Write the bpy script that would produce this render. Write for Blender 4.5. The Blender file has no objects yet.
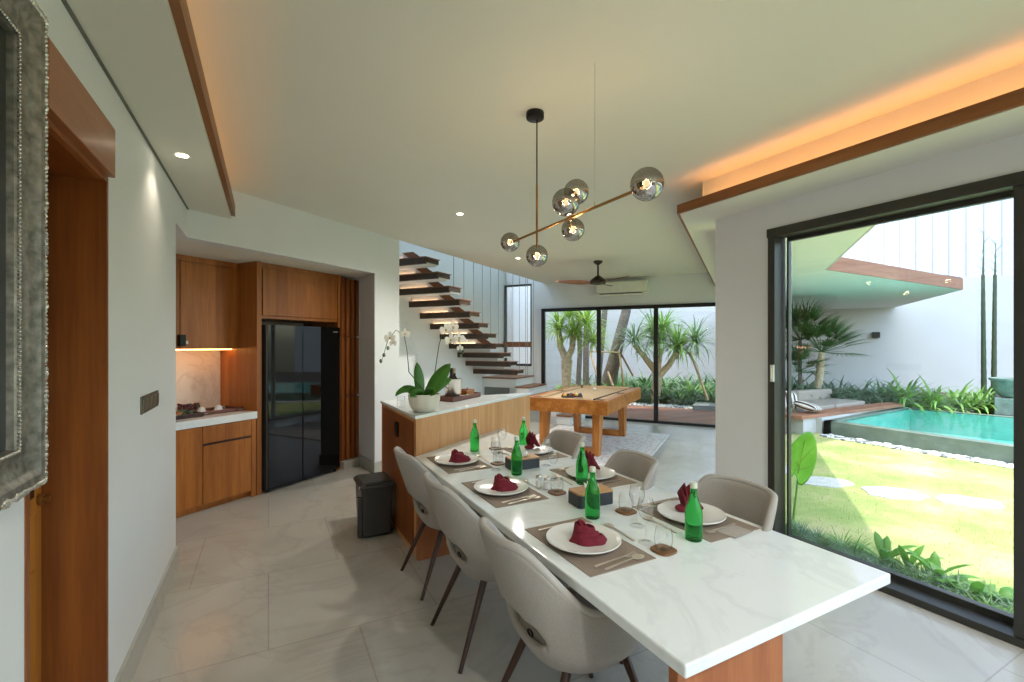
import bpy, bmesh, math, random
from mathutils import Vector, Matrix
random.seed(7)
PI = math.pi
sc = bpy.context.scene
COL = sc.collection

# ------------------------------------------------------------------ measured camera
FPX, CXP, CYP, HC, YAW = 466.0, 512.0, 344.0, 1.57, math.radians(27.6)
SN, CS = math.sin(YAW), math.cos(YAW)
def ray(px, py):
    a = (px-CXP)/FPX; b = (CYP-py)/FPX
    return Vector((a*CS+SN, -a*SN+CS, b))
def onz(px, py, z):
    """point of the real horizontal plane at height z that the photo shows at px,py"""
    r = ray(px, py); t = (z-HC)/r.z
    return Vector((r.x*t, r.y*t, z))
AB = math.radians(54.2)
UU = Vector((math.sin(AB), math.cos(AB), 0)); VV = Vector((-UU.y, UU.x, 0))
def W(u, v, z=0.0):                      # the second building grid, turned 54 degrees
    p = UU*u + VV*v; return Vector((p.x, p.y, z))
BR = math.atan2(UU.y, UU.x)              # its rotation about z

# ------------------------------------------------------------------ materials
def lin(c):
    return c/12.92 if c <= 0.04045 else ((c+0.055)/1.055)**2.4
def rgb(h):
    h = h.lstrip('#'); return tuple(lin(int(h[i:i+2], 16)/255) for i in (0, 2, 4)) + (1,)
MAT = {}
def new_mat(n):
    m = bpy.data.materials.new(n); m.use_nodes = True
    nt = m.node_tree; b = nt.nodes['Principled BSDF']
    MAT[n] = m
    return m, nt, b
def N(nt, t, **k):
    n = nt.nodes.new(t)
    for a, v in k.items():
        if a.startswith('i_'): n.inputs[a[2:].replace('_', ' ')].default_value = v
        else: setattr(n, a, v)
    return n
def L(nt, a, b): nt.links.new(a, b)
def coords(nt, scale=(1,1,1), rot=(0,0,0), kind='Object'):
    tc = N(nt, 'ShaderNodeTexCoord'); mp = N(nt, 'ShaderNodeMapping')
    mp.inputs['Scale'].default_value = scale; mp.inputs['Rotation'].default_value = rot
    L(nt, tc.outputs[kind], mp.inputs['Vector']); return mp.outputs['Vector']
def ramp(nt, fac, stops):
    r = N(nt, 'ShaderNodeValToRGB'); e = r.color_ramp.elements
    e[0].position, e[0].color = stops[0]; e[1].position, e[1].color = stops[-1]
    for p, c in stops[1:-1]:
        x = e.new(p); x.color = c
    L(nt, fac, r.inputs['Fac']); return r.outputs['Color']
def bump(nt, b, h, s=0.2, d=0.01):
    bp = N(nt, 'ShaderNodeBump'); bp.inputs['Strength'].default_value = s; bp.inputs['Distance'].default_value = d
    L(nt, h, bp.inputs['Height']); L(nt, bp.outputs['Normal'], b.inputs['Normal'])
def plain(n, h, rough=0.5, metal=0.0, var=0.06, scale=8, bmp=0.0, spec=0.5, coat=0):
    m, nt, b = new_mat(n)
    c = rgb(h); v = coords(nt)
    no = N(nt, 'ShaderNodeTexNoise'); no.inputs['Scale'].default_value = scale; no.inputs['Detail'].default_value = 4
    L(nt, v, no.inputs['Vector'])
    c1 = tuple(x*(1-var) for x in c[:3])+(1,); c2 = tuple(min(1, x*(1+var)) for x in c[:3])+(1,)
    L(nt, ramp(nt, no.outputs['Fac'], [(0.3, c1), (0.7, c2)]), b.inputs['Base Color'])
    b.inputs['Roughness'].default_value = rough; b.inputs['Metallic'].default_value = metal
    b.inputs['Specular IOR Level'].default_value = spec; b.inputs['Coat Weight'].default_value = coat
    if bmp: bump(nt, b, no.outputs['Fac'], bmp, 0.005)
    return m
def wood(n, a, bcol, c=None, rough=0.4, grain=(1, 1, 0.06), scale=14, rot=(0,0,0), planks=0, pax=0):
    m, nt, b = new_mat(n)
    v = coords(nt, grain, rot)
    no = N(nt, 'ShaderNodeTexNoise'); no.inputs['Scale'].default_value = scale; no.inputs['Detail'].default_value = 6
    no.inputs['Distortion'].default_value = 0.6
    L(nt, v, no.inputs['Vector'])
    n2 = N(nt, 'ShaderNodeTexNoise'); n2.inputs['Scale'].default_value = scale*7; n2.inputs['Detail'].default_value = 3
    L(nt, v, n2.inputs['Vector'])
    mx = N(nt, 'ShaderNodeMix'); mx.data_type = 'FLOAT'; mx.inputs[0].default_value = 0.35
    L(nt, no.outputs['Fac'], mx.inputs[2]); L(nt, n2.outputs['Fac'], mx.inputs[3])
    fac = mx.outputs[0]
    col = ramp(nt, fac, [(0.32, rgb(a)), (0.5, rgb(c or bcol)), (0.68, rgb(bcol))])
    if planks:
        br = N(nt, 'ShaderNodeTexNoise'); br.inputs['Scale'].default_value = planks; br.inputs['Detail'].default_value = 0
        g = [0.001, 0.001, 0.001]; g[pax] = 1
        v2 = coords(nt, tuple(g), rot); sn = N(nt, 'ShaderNodeVectorMath', operation='SNAP'); sn.inputs[1].default_value = (1.0/planks,)*3
        L(nt, v2, sn.inputs[0]); wn = N(nt, 'ShaderNodeTexWhiteNoise'); L(nt, sn.outputs[0], wn.inputs['Vector'])
        mr = N(nt, 'ShaderNodeMapRange'); mr.inputs['To Min'].default_value = 0.8; mr.inputs['To Max'].default_value = 1.12
        L(nt, wn.outputs['Value'], mr.inputs['Value'])
        mm = N(nt, 'ShaderNodeMix'); mm.data_type = 'RGBA'; mm.blend_type = 'MULTIPLY'; mm.inputs[0].default_value = 1
        L(nt, col, mm.inputs[6]); L(nt, mr.outputs[0], mm.inputs[7]); col = mm.outputs[2]
    L(nt, col, b.inputs['Base Color'])
    b.inputs['Roughness'].default_value = rough
    bump(nt, b, fac, 0.08, 0.004)
    return m
def marble(n, base, vein, rough=0.12, scale=1.2, tiles=None, amount=0.5, grout=None, cloud=None, ts=(0.9, 0.9)):
    m, nt, b = new_mat(n)
    v = coords(nt)
    no = N(nt, 'ShaderNodeTexNoise'); no.inputs['Scale'].default_value = scale; no.inputs['Detail'].default_value = 9
    no.inputs['Distortion'].default_value = 1.6; no.inputs['Roughness'].default_value = 0.6
    L(nt, v, no.inputs['Vector'])
    vein_f = ramp(nt, no.outputs['Fac'], [(0.455, (0,0,0,1)), (0.495, (amount,)*3+(1,)), (0.53, (0,0,0,1))])
    n2 = N(nt, 'ShaderNodeTexNoise'); n2.inputs['Scale'].default_value = scale*0.9; n2.inputs['Detail'].default_value = 5
    n2.inputs['Distortion'].default_value = 0.8
    L(nt, v, n2.inputs['Vector'])
    base_c = ramp(nt, n2.outputs['Fac'], [(0.35, rgb(cloud or base)), (0.65, rgb(base))])
    mx = N(nt, 'ShaderNodeMix'); mx.data_type = 'RGBA'
    L(nt, vein_f, mx.inputs[0]); L(nt, base_c, mx.inputs[6]); mx.inputs[7].default_value = rgb(vein)
    out = mx.outputs[2]
    if tiles:
        bk = N(nt, 'ShaderNodeTexBrick'); bk.offset = 0.5; bk.inputs['Scale'].default_value = 1.0
        bk.inputs['Brick Width'].default_value = ts[0]; bk.inputs['Row Height'].default_value = ts[1]
        bk.inputs['Mortar Size'].default_value = 0.0035; bk.inputs['Mortar Smooth'].default_value = 0
        bk.inputs['Color1'].default_value = (1,1,1,1); bk.inputs['Color2'].default_value = (0.95,0.95,0.95,1)
        bk.inputs['Mortar'].default_value = rgb(grout or '#a0a09a')
        L(nt, v, bk.inputs['Vector'])
        mm = N(nt, 'ShaderNodeMix'); mm.data_type = 'RGBA'; mm.blend_type = 'MULTIPLY'; mm.inputs[0].default_value = 1
        L(nt, out, mm.inputs[6]); L(nt, bk.outputs['Color'], mm.inputs[7]); out = mm.outputs[2]
    L(nt, out, b.inputs['Base Color']); b.inputs['Roughness'].default_value = rough
    return m
def emit(n, h, s):
    m, nt, b = new_mat(n)
    b.inputs['Base Color'].default_value = rgb(h); b.inputs['Emission Color'].default_value = rgb(h)
    b.inputs['Emission Strength'].default_value = s; return m
def thin_glass(n, tint='#ffffff', refl=0.06, rough=0.0, edge=None):
    m, nt, b = new_mat(n); nt.nodes.remove(b)
    out = nt.nodes['Material Output']
    t = N(nt, 'ShaderNodeBsdfTransparent'); t.inputs['Color'].default_value = rgb(tint)
    g = N(nt, 'ShaderNodeBsdfGlossy'); g.inputs['Roughness'].default_value = rough
    lw = N(nt, 'ShaderNodeLayerWeight'); lw.inputs['Blend'].default_value = 0.35
    mr = N(nt, 'ShaderNodeMapRange'); mr.inputs['To Min'].default_value = refl; mr.inputs['To Max'].default_value = 0.75
    L(nt, lw.outputs['Facing'], mr.inputs['Value'])
    pw = N(nt, 'ShaderNodeMath', operation='POWER'); pw.inputs[1].default_value = 1.0
    mr.clamp = True
    # steeper rise towards grazing
    p2 = N(nt, 'ShaderNodeMath', operation='POWER'); p2.inputs[1].default_value = 3.4
    L(nt, lw.outputs['Facing'], p2.inputs[0]); L(nt, p2.outputs[0], mr.inputs['Value'])
    if edge:
        L(nt, ramp(nt, p2.outputs[0], [(0.15, rgb(tint)), (0.75, (edge, edge, edge, 1))]), t.inputs['Color'])
    mx = N(nt, 'ShaderNodeMixShader'); L(nt, mr.outputs[0], mx.inputs[0]); L(nt, t.outputs[0], mx.inputs[1]); L(nt, g.outputs[0], mx.inputs[2])
    L(nt, mx.outputs[0], out.inputs['Surface']); nt.nodes.remove(pw)
    return m

WALL = plain('wall_paint', '#dadcdb', 0.75, var=0.012, scale=2)
CEIL = plain('ceiling_paint', '#dcdacd', 0.8, var=0.01, scale=2)
EXTW = plain('exterior_paint', '#c8c4c0', 0.85, var=0.03, scale=1.2)
FLOOR = marble('floor_marble', '#c0bbb1', '#979086', 0.2, 1.1, True, 0.22, '#e4e2de', '#b2ada2', (0.9, 0.9))
BASEB = marble('baseboard_marble', '#aeaca2', '#8a887e', 0.3, 1.4, None, 0.3)
TOPM = marble('white_marble', '#e6eae9', '#b9bec0', 0.07, 1.1, None, 0.22, None, '#dfe4e3')
SPLASH = marble('splash_marble', '#e0d6ca', '#bfae9e', 0.2, 1.6, None, 0.4)
TEAK = wood('teak_cabinet', '#84481a', '#b06c2c', '#9a5b22', 0.42, planks=7, pax=0)
TEAKI = wood('teak_island', '#b8804c', '#dba674', '#ca935f', 0.38)
TEAKD = wood('teak_door', '#6f3812', '#965722', '#82481b', 0.38, scale=9)
TEAKL = wood('teak_lintel', '#8a4f2a', '#a2663c', '#955a32', 0.3, grain=(1, 0.06, 1))
TRIMW = wood('cove_trim_wood', '#74431a', '#946030', '#855224', 0.4, grain=(1, 0.06, 1))
POOLW = wood('pool_table_wood', '#8a4c18', '#cf8b48', '#b06c2c', 0.32, grain=(0.08, 1, 1), scale=9)
POOLL = wood('pool_leg_wood', '#8a4c18', '#cf8b48', '#b06c2c', 0.32, scale=9)
WALNUT = wood('walnut_leg', '#2a160e', '#4b2a1b', '#381f14', 0.35)
TREADD = wood('stair_tread_dark', '#2b1f17', '#4a3626', '#382a1e', 0.45, grain=(1, 0.06, 1))
TREADB = wood('stair_tread_brown', '#6d3f22', '#966040', '#80502f', 0.35, grain=(1, 0.06, 1))
TRAYW = wood('tray_wood', '#4f2c1f', '#79493a', '#63392b', 0.4, grain=(0.06, 1, 1))
DECKW = wood('deck_wood', '#8c5a44', '#b0785c', '#9e684e', 0.55, grain=(0.06, 1, 1), planks=8, pax=1)
BOXLID = wood('box_lid_wood', '#a87d50', '#c89c6c', '#b88c5e', 0.5, grain=(0.06, 1, 1))
CORK = wood('coaster_wood', '#5f3f24', '#8e6238', '#75502e', 0.5, grain=(0.1, 1, 1), scale=30)
FASC = wood('fascia_wood', '#84513a', '#a06b4e', '#945e44', 0.5, grain=(0.06, 1, 1))
ALU = plain('dark_aluminium', '#3a3934', 0.42, 0.3, 0.03)
ALUB = plain('black_aluminium', '#1c1b19', 0.45, 0.3, 0.03)
FABRIC = plain('chair_fabric', '#9f9890', 0.92, var=0.1, scale=220, bmp=0.25)
PIPING = plain('chair_piping', '#a9a39b', 0.9, var=0.05)
BLKM = plain('black_metal', '#1a1917', 0.35, 0.6)
BRASS = plain('brass', '#a07a44', 0.28, 0.9, 0.05)
STEEL = plain('brushed_steel', '#d6d3cd', 0.33, 1.0, 0.08, 3)
PEWTER = plain('pewter_cutlery', '#c9bcab', 0.35, 0.6, 0.05)
SILVER = plain('antique_silver', '#87837a', 0.42, 0.7, 0.45, 40, 0.5)
SILVERL = plain('bright_silver_beads', '#c9c5bb', 0.25, 0.85, 0.35, 90, 0.4)
CANVAS = plain('dark_canvas', '#2b2f30', 0.35, 0, 0.15, 3)
CERAM = plain('white_ceramic', '#dedcd6', 0.22, 0, 0.015, 6)
CERRIM = plain('ceramic_underside', '#b9b1a4', 0.4, 0, 0.05, 10)
POTM = plain('cream_pot', '#dbd6c6', 0.55, 0, 0.05, 14, 0.15)
NAPK = plain('burgundy_cloth', '#6e1022', 0.85, 0, 0.14, 60, 0.3)
MATB = plain('placemat_weave', '#8b7b6c', 0.85, 0, 0.14, 260, 0.4)
PLASTB = plain('bin_plastic', '#34312c', 0.42, 0, 0.05)
DARKBOX = plain('slate_box', '#34383d', 0.5, 0, 0.06)
PAPER = plain('tissue_paper', '#f0efec', 0.9)
FELT = plain('beige_felt', '#c1a684', 0.95, 0, 0.05, 60)
RODM = plain('grey_rod', '#6f767c', .4, .4)
RUBBER = plain('dark_rubber', '#2a2622', 0.7)
BGLASS = plain('black_glass_door', '#040405', 0.03, 0, 0.02, 3, spec=0.4)
FSIDE = plain('fridge_side_grey', '#3f3e3b', 0.35, 0.6)
WPLAST = plain('white_plastic', '#dcdccb', 0.45)
CUSH = plain('outdoor_cushion', '#a99a8c', 0.9, 0, 0.06, 90, 0.2)
PEBB = plain('white_pebble', '#d9d8d6', 0.7, 0, 0.1)
PEBD = plain('grey_pebble', '#6f7477', 0.6, 0, 0.2)
STONE = plain('stepping_stone', '#c9c6c0', 0.85, 0, 0.1, 12, 0.3)
POOLST = plain('pool_wall_stone', '#6f7b6e', 0.5, 0, 0.2, 5, 0.2)
POOLFL = plain('pool_tile', '#9bcdc2', 0.4, 0, 0.06, 5)
SOIL = plain('planting_soil', '#4c4236', 0.95, 0, 0.3, 12, 0.4)
BARK = plain('pale_bark', '#c4ae8c', 0.9, 0, 0.3, 16, 0.5)
BARKG = plain('grey_bark', '#7b6e62', 0.9, 0, 0.3, 14, 0.5)
STAKE = plain('timber_stake', '#b89a78', 0.8, 0, 0.15, 20)
BAMB = plain('dark_bamboo', '#3f4a30', 0.5, 0, 0.3, 6)
FOUNT = plain('verdigris_stone', '#7b8a7e', 0.7, 0, 0.25, 9, 0.3)
def leafm(n, a, b_, rough=0.45, tr=0.25):
    m, nt, b = new_mat(n)
    no = N(nt, 'ShaderNodeTexNoise'); no.inputs['Scale'].default_value = 3.5; no.inputs['Detail'].default_value = 3
    L(nt, coords(nt), no.inputs['Vector'])
    c = ramp(nt, no.outputs['Fac'], [(0.3, rgb(a)), (0.7, rgb(b_))]); L(nt, c, b.inputs['Base Color'])
    b.inputs['Roughness'].default_value = rough
    t = N(nt, 'ShaderNodeBsdfTranslucent'); L(nt, c, t.inputs['Color'])
    mx = N(nt, 'ShaderNodeMixShader'); mx.inputs[0].default_value = tr
    L(nt, b.outputs[0], mx.inputs[1]); L(nt, t.outputs[0], mx.inputs[2]); L(nt, mx.outputs[0], nt.nodes['Material Output'].inputs['Surface'])
    return m
LEAFD = leafm('leaf_dark', '#375c30', '#5d8a4a')
LEAFM = leafm('leaf_mid', '#5c8c3a', '#93bb5c', tr=.35)
LEAFY = leafm('leaf_yellow_green', '#7ba634', '#b4cf5e', tr=0.4)
LEAFG = leafm('leaf_grey_green', '#5d7a5e', '#93ab8c')
LEAFB = leafm('leaf_bright', '#4f8a2c', '#74a844', tr=0.4)
LEAFE = leafm('elephant_leaf', '#7cc234', '#a8dc58', tr=0.55)
ORCHL = leafm('orchid_leaf', '#3f7a26', '#5d9a37', 0.3, 0.2)
PETAL = leafm('orchid_petal', '#f3efe6', '#fbf8f0', 0.6, 0.35)
YELLO = plain('orchid_throat', '#c9a850', 0.6)
GREENG, nt_, b_ = new_mat('green_bottle_glass')
b_.inputs['Base Color'].default_value = (0.06, 0.66, 0.12, 1); b_.inputs['Roughness'].default_value = 0.04
b_.inputs['Transmission Weight'].default_value = 0.93; b_.inputs['IOR'].default_value = 1.33
GLASS = thin_glass('drinking_glass', '#ffffff', 0.06, 0, .35)
PANE = thin_glass('window_pane', '#f6faf8', 0.04)
# smoked globes: clear above, mirrored below
SMOKE, nt, b = new_mat('smoked_mirror_globe'); nt.nodes.remove(b)
t = N(nt, 'ShaderNodeBsdfTransparent'); t.inputs['Color'].default_value = (0.62, 0.60, 0.56, 1)
g = N(nt, 'ShaderNodeBsdfGlossy'); g.inputs['Roughness'].default_value = 0.03; g.inputs['Color'].default_value = (0.5, 0.48, 0.46, 1)
tc = N(nt, 'ShaderNodeTexCoord'); sp = N(nt, 'ShaderNodeSeparateXYZ'); L(nt, tc.outputs['Generated'], sp.inputs[0])
mr = N(nt, 'ShaderNodeMapRange'); mr.inputs['From Min'].default_value = 0.46; mr.inputs['From Max'].default_value = 0.62
mr.inputs['To Min'].default_value = 0.88; mr.inputs['To Max'].default_value = 0.2
L(nt, sp.outputs['Z'], mr.inputs['Value']); mx = N(nt, 'ShaderNodeMixShader')
L(nt, mr.outputs[0], mx.inputs[0]); L(nt, t.outputs[0], mx.inputs[1]); L(nt, g.outputs[0], mx.inputs[2])
L(nt, mx.outputs[0], nt.nodes['Material Output'].inputs['Surface'])
BULB = emit('warm_bulb', '#ffb868', 5)
LED = emit('warm_led_strip', '#ffb066', 3)
LEDR = emit('warm_led_strip_right', '#ffb065', 6)
LEDK = emit('kitchen_led', '#ffb060', 7)
DLIGHT = emit('downlight_lens', '#fff0d8', 14)
# water
WATER, nt, b = new_mat('pool_water'); nt.nodes.remove(b)
t = N(nt, 'ShaderNodeBsdfTransparent'); t.inputs['Color'].default_value = rgb('#c9f1ec')
g = N(nt, 'ShaderNodeBsdfGlossy'); g.inputs['Roughness'].default_value = 0.03
no = N(nt, 'ShaderNodeTexNoise'); no.inputs['Scale'].default_value = 5; no.inputs['Detail'].default_value = 3; L(nt, coords(nt), no.inputs['Vector'])
bp = N(nt, 'ShaderNodeBump'); bp.inputs['Strength'].default_value = 0.3; bp.inputs['Distance'].default_value = 0.02
L(nt, no.outputs['Fac'], bp.inputs['Height']); L(nt, bp.outputs['Normal'], g.inputs['Normal'])
lw = N(nt, 'ShaderNodeLayerWeight'); L(nt, bp.outputs['Normal'], lw.inputs['Normal']); p5 = N(nt, 'ShaderNodeMath', operation='POWER'); p5.inputs[1].default_value = 6.0; L(nt, lw.outputs['Facing'], p5.inputs[0]); fr = N(nt, 'ShaderNodeMapRange'); fr.inputs['To Min'].default_value = .03; fr.inputs['To Max'].default_value = .6; L(nt, p5.outputs[0], fr.inputs['Value'])
mx = N(nt, 'ShaderNodeMixShader'); L(nt, fr.outputs[0], mx.inputs[0]); L(nt, t.outputs[0], mx.inputs[1]); L(nt, g.outputs[0], mx.inputs[2])
L(nt, mx.outputs[0], nt.nodes['Material Output'].inputs['Surface'])
# lawn with dry patches
LAWN, nt, b = new_mat('lawn_grass')
v = coords(nt); n1 = N(nt, 'ShaderNodeTexNoise'); n1.inputs['Scale'].default_value = 1.1; n1.inputs['Detail'].default_value = 8; n1.inputs['Roughness'].default_value = 0.7
L(nt, v, n1.inputs['Vector'])
L(nt, ramp(nt, n1.outputs['Fac'], [(0.3, rgb('#7f9c4c')), (0.5, rgb('#a9b069')), (0.66, rgb('#cbb88c'))]), b.inputs['Base Color'])
b.inputs['Roughness'].default_value = 0.95
n2 = N(nt, 'ShaderNodeTexNoise'); n2.inputs['Scale'].default_value = 60; L(nt, v, n2.inputs['Vector']); bump(nt, b, n2.outputs['Fac'], 0.5, 0.02)
# vertical cladding boards
CLAD, nt, b = new_mat('white_cladding')
tc = N(nt, 'ShaderNodeTexCoord'); sp = N(nt, 'ShaderNodeSeparateXYZ'); L(nt, tc.outputs['Object'], sp.inputs[0])
md = N(nt, 'ShaderNodeMath', operation='MODULO'); md.inputs[1].default_value = 0.42
ad = N(nt, 'ShaderNodeMath', operation='ADD'); ad.inputs[1].default_value = 100; L(nt, sp.outputs['Y'], ad.inputs[0]); L(nt, ad.outputs[0], md.inputs[0])
L(nt, ramp(nt, md.outputs[0], [(0.0, rgb('#a3a0ad')), (0.03, rgb('#a3a0ad')), (0.05, rgb('#cbc7d2'))]), b.inputs['Base Color']); b.inputs['Roughness'].default_value = 0.6
# patterned rug
RUG, nt, b = new_mat('faded_rug')
v = coords(nt); vo = N(nt, 'ShaderNodeTexVoronoi'); vo.inputs['Scale'].default_value = 13; L(nt, v, vo.inputs['Vector'])
no = N(nt, 'ShaderNodeTexNoise'); no.inputs['Scale'].default_value = 18; no.inputs['Detail'].default_value = 6; L(nt, v, no.inputs['Vector'])
mm = N(nt, 'ShaderNodeMath', operation='MULTIPLY'); L(nt, vo.outputs['Distance'], mm.inputs[0]); L(nt, no.outputs['Fac'], mm.inputs[1])
L(nt, ramp(nt, mm.outputs[0], [(0.02, rgb('#9a8f98')), (0.07, rgb('#dcd4d0')), (0.14, rgb('#c7b2ac')), (0.2, rgb('#e9e3de'))]), b.inputs['Base Color']); b.inputs['Roughness'].default_value = 1

# ------------------------------------------------------------------ mesh builder
class M:
    def __init__(s): s.v = []; s.f = []; s.mi = []; s.cur = 0
    def add(s, vs, fs):
        o = len(s.v); s.v += [Vector(p) for p in vs]
        for f in fs: s.f.append(tuple(i+o for i in f)); s.mi.append(s.cur)
        return s
    def box(s, c, d, rz=0.0, rot=None):
        R = rot or Matrix.Rotation(rz, 3, 'Z'); c = Vector(c); h = [x/2 for x in d]
        vs = [c + R @ Vector((x*h[0], y*h[1], z*h[2])) for x in (-1, 1) for y in (-1, 1) for z in (-1, 1)]
        return s.add(vs, [(0,1,3,2), (4,6,7,5), (0,4,5,1), (2,3,7,6), (0,2,6,4), (1,5,7,3)])
    def bb(s, x0, x1, y0, y1, z0, z1): return s.box(((x0+x1)/2, (y0+y1)/2, (z0+z1)/2), (x1-x0, y1-y0, z1-z0))
    def uvb(s, u0, u1, v0, v1, z0, z1):
        return s.box(W((u0+u1)/2, (v0+v1)/2, (z0+z1)/2), (u1-u0, v1-v0, z1-z0), BR)
    def prism(s, poly, z0, z1):
        n = len(poly)
        ar = sum(poly[i][0]*poly[(i+1) % n][1]-poly[(i+1) % n][0]*poly[i][1] for i in range(n))
        if ar < 0: poly = poly[::-1]
        vs = [(p[0], p[1], z0) for p in poly]+[(p[0], p[1], z1) for p in poly]
        fs = [tuple(range(n-1, -1, -1)), tuple(range(n, 2*n))]+[(i, (i+1) % n, (i+1) % n+n, i+n) for i in range(n)]
        return s.add(vs, fs)
    def quadbar(s, a, b, wa, wb, up=(0, 0, 1)):           # bar from a to b with rectangular sections wa,wb=(side,up)
        a = Vector(a); b = Vector(b); d = (b-a).normalized(); sd = d.cross(Vector(up))
        if sd.length < 1e-4: sd = d.cross(Vector((1, 0, 0)))
        sd.normalize(); u2 = sd.cross(d)
        vs = []
        for p, w in ((a, wa), (b, wb)):
            for i, j in ((-1, -1), (1, -1), (1, 1), (-1, 1)): vs.append(p+sd*i*w[0]/2+u2*j*w[1]/2)
        return s.add(vs, [(3,2,1,0), (4,5,6,7), (0,1,5,4), (1,2,6,5), (2,3,7,6), (3,0,4,7)])
    def tube(s, pts, r, n=10, cap=True):
        pts = [Vector(p) for p in pts]; rs = r if isinstance(r, (list, tuple)) else [r]*len(pts)
        vs = []; fs = []; prev = None
        for i, p in enumerate(pts):
            d = (pts[min(i+1, len(pts)-1)]-pts[max(i-1, 0)]).normalized()
            if prev is None:
                a = d.cross(Vector((0, 0, 1)));
                if a.length < 1e-3: a = d.cross(Vector((1, 0, 0)))
            else: a = prev - d*prev.dot(d)
            a.normalize(); prev = a; b = d.cross(a)
            for k in range(n):
                t = 2*PI*k/n; vs.append(p+(a*math.cos(t)+b*math.sin(t))*rs[i])
        for i in range(len(pts)-1):
            for k in range(n): fs.append((i*n+k, i*n+(k+1) % n, (i+1)*n+(k+1) % n, (i+1)*n+k))
        if cap: fs += [tuple(range(n-1, -1, -1)), tuple(range((len(pts)-1)*n, len(pts)*n))]
        return s.add(vs, fs)
    def lathe(s, prof, c=(0, 0, 0), n=24, sx=1, sy=1, rot=None):
        c = Vector(c); vs = []; fs = []
        for r, z in prof:
            for k in range(n):
                t = 2*PI*k/n; p = Vector((r*math.cos(t)*sx, r*math.sin(t)*sy, z))
                vs.append(c+(rot @ p if rot else p))
        m = len(prof)
        for i in range(m-1):
            for k in range(n): fs.append((i*n+k, i*n+(k+1) % n, (i+1)*n+(k+1) % n, (i+1)*n+k))
        if prof[0][0] > 1e-5: fs.append(tuple(range(n-1, -1, -1)))
        if prof[-1][0] > 1e-5: fs.append(tuple(range((m-1)*n, m*n)))
        return s.add(vs, fs)
    def sphere(s, c, r, n=16, m=10, sc=(1, 1, 1)):
        prof = [(max(r*math.sin(PI*i/m), 1e-6), -r*math.cos(PI*i/m)*sc[2]) for i in range(m+1)]
        return s.lathe(prof, c, n, sc[0], sc[1])
    def torus(s, c, R, r, n=20, m=8, rot=None):
        c = Vector(c); vs = []; fs = []
        for i in range(n):
            a = 2*PI*i/n
            for j in range(m):
                b = 2*PI*j/m; p = Vector(((R+r*math.cos(b))*math.cos(a), (R+r*math.cos(b))*math.sin(a), r*math.sin(b)))
                vs.append(c+(rot @ p if rot else p))
        for i in range(n):
            for j in range(m): fs.append((i*m+j, ((i+1) % n)*m+j, ((i+1) % n)*m+(j+1) % m, i*m+(j+1) % m))
        return s.add(vs, fs)
    def blade(s, p, az, el, ln, w, droop, seg=5, crease=0.25, tip=True, wf=None):
        """a strap leaf: starts at p heading az/el, bends down by droop"""
        p = Vector(p); vs = []; fs = []; e = el; side = Vector((-math.sin(az), math.cos(az), 0))
        for i in range(seg+1):
            t = i/seg
            ww = w*(wf(t) if wf else (0.55+0.9*t if t < 0.35 else (1-t)**0.7*1.16))
            if i == seg and tip: ww = w*0.03
            d = Vector((math.cos(az)*math.cos(e), math.sin(az)*math.cos(e), math.sin(e)))
            nrm = side.cross(d)
            vs += [p-side*ww/2, p-nrm*ww*crease*-1*-1, p+side*ww/2]
            p = p + d*ln/seg; e -= droop/seg
        for i in range(seg):
            a = i*3; fs += [(a, a+1, a+4, a+3), (a+1, a+2, a+5, a+4)]
        return s.add(vs, fs)
    def build(s, name, mats, parent=None, smooth=False, bevel=0, local=False, bseg=2):
        me = bpy.data.meshes.new(name)
        off = Vector((0, 0, 0))
        if parent is not None and not local:
            q = parent
            while q is not None: off = off + q.location; q = q.parent
        # things' own origin: base centre when top-level
        me.from_pydata([tuple(v-off) for v in s.v], [], s.f)
        mats = mats if isinstance(mats, (list, tuple)) else [mats]
        for m in mats: me.materials.append(m)
        for p, mi in zip(me.polygons, s.mi): p.material_index = mi
        bm = bmesh.new(); bm.from_mesh(me); bmesh.ops.recalc_face_normals(bm, faces=bm.faces); bm.to_mesh(me); bm.free()
        if smooth:
            for p in me.polygons: p.use_smooth = True
            me.set_sharp_from_angle(angle=math.radians(50 if smooth is True else smooth))
        o = bpy.data.objects.new(name, me); COL.objects.link(o)
        if parent is not None: o.parent = parent
        if bevel:
            b = o.modifiers.new('bevel', 'BEVEL'); b.width = bevel; b.segments = bseg; b.limit_method = 'ANGLE'; b.angle_limit = math.radians(40)
        return o
def tag(o, label=None, cat=None, group=None, kind=None):
    if label: o['label'] = label
    if cat: o['category'] = cat
    if group: o['group'] = group
    if kind: o['kind'] = kind
    return o
def thing(name, label, cat, loc=(0, 0, 0), rz=0, group=None):
    o = bpy.data.objects.new(name, None); COL.objects.link(o); o.location = loc; o.rotation_euler = (0, 0, rz)
    o.empty_display_size = 0.1
    return tag(o, label, cat, group)
def struct(o): o['kind'] = 'structure'; return o
def dup(root, loc, rz=0.0, label=None, scale=None):
    r = root.copy(); COL.objects.link(r); r.location = loc; r.rotation_euler = (0, 0, rz)
    if label: r['label'] = label
    if scale: r.scale = (scale,)*3
    for ch in list(root.children):
        c = ch.copy(); COL.objects.link(c); c.parent = r
        for g_ in ch.children:
            d = g_.copy(); COL.objects.link(d); d.parent = c
    return r
def sub(o, lv=1):
    s = o.modifiers.new('sub', 'SUBSURF'); s.levels = lv; s.render_levels = lv; return o
def solid(o, t, off=-1):
    s = o.modifiers.new('solid', 'SOLIDIFY'); s.thickness = t; s.offset = off; return o

# ================================================================== THE SETTING
HCEIL = 2.92; HSOF = 2.66; HK = 2.43
XL, XR, YB = -0.58, 3.46, -3.6
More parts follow.
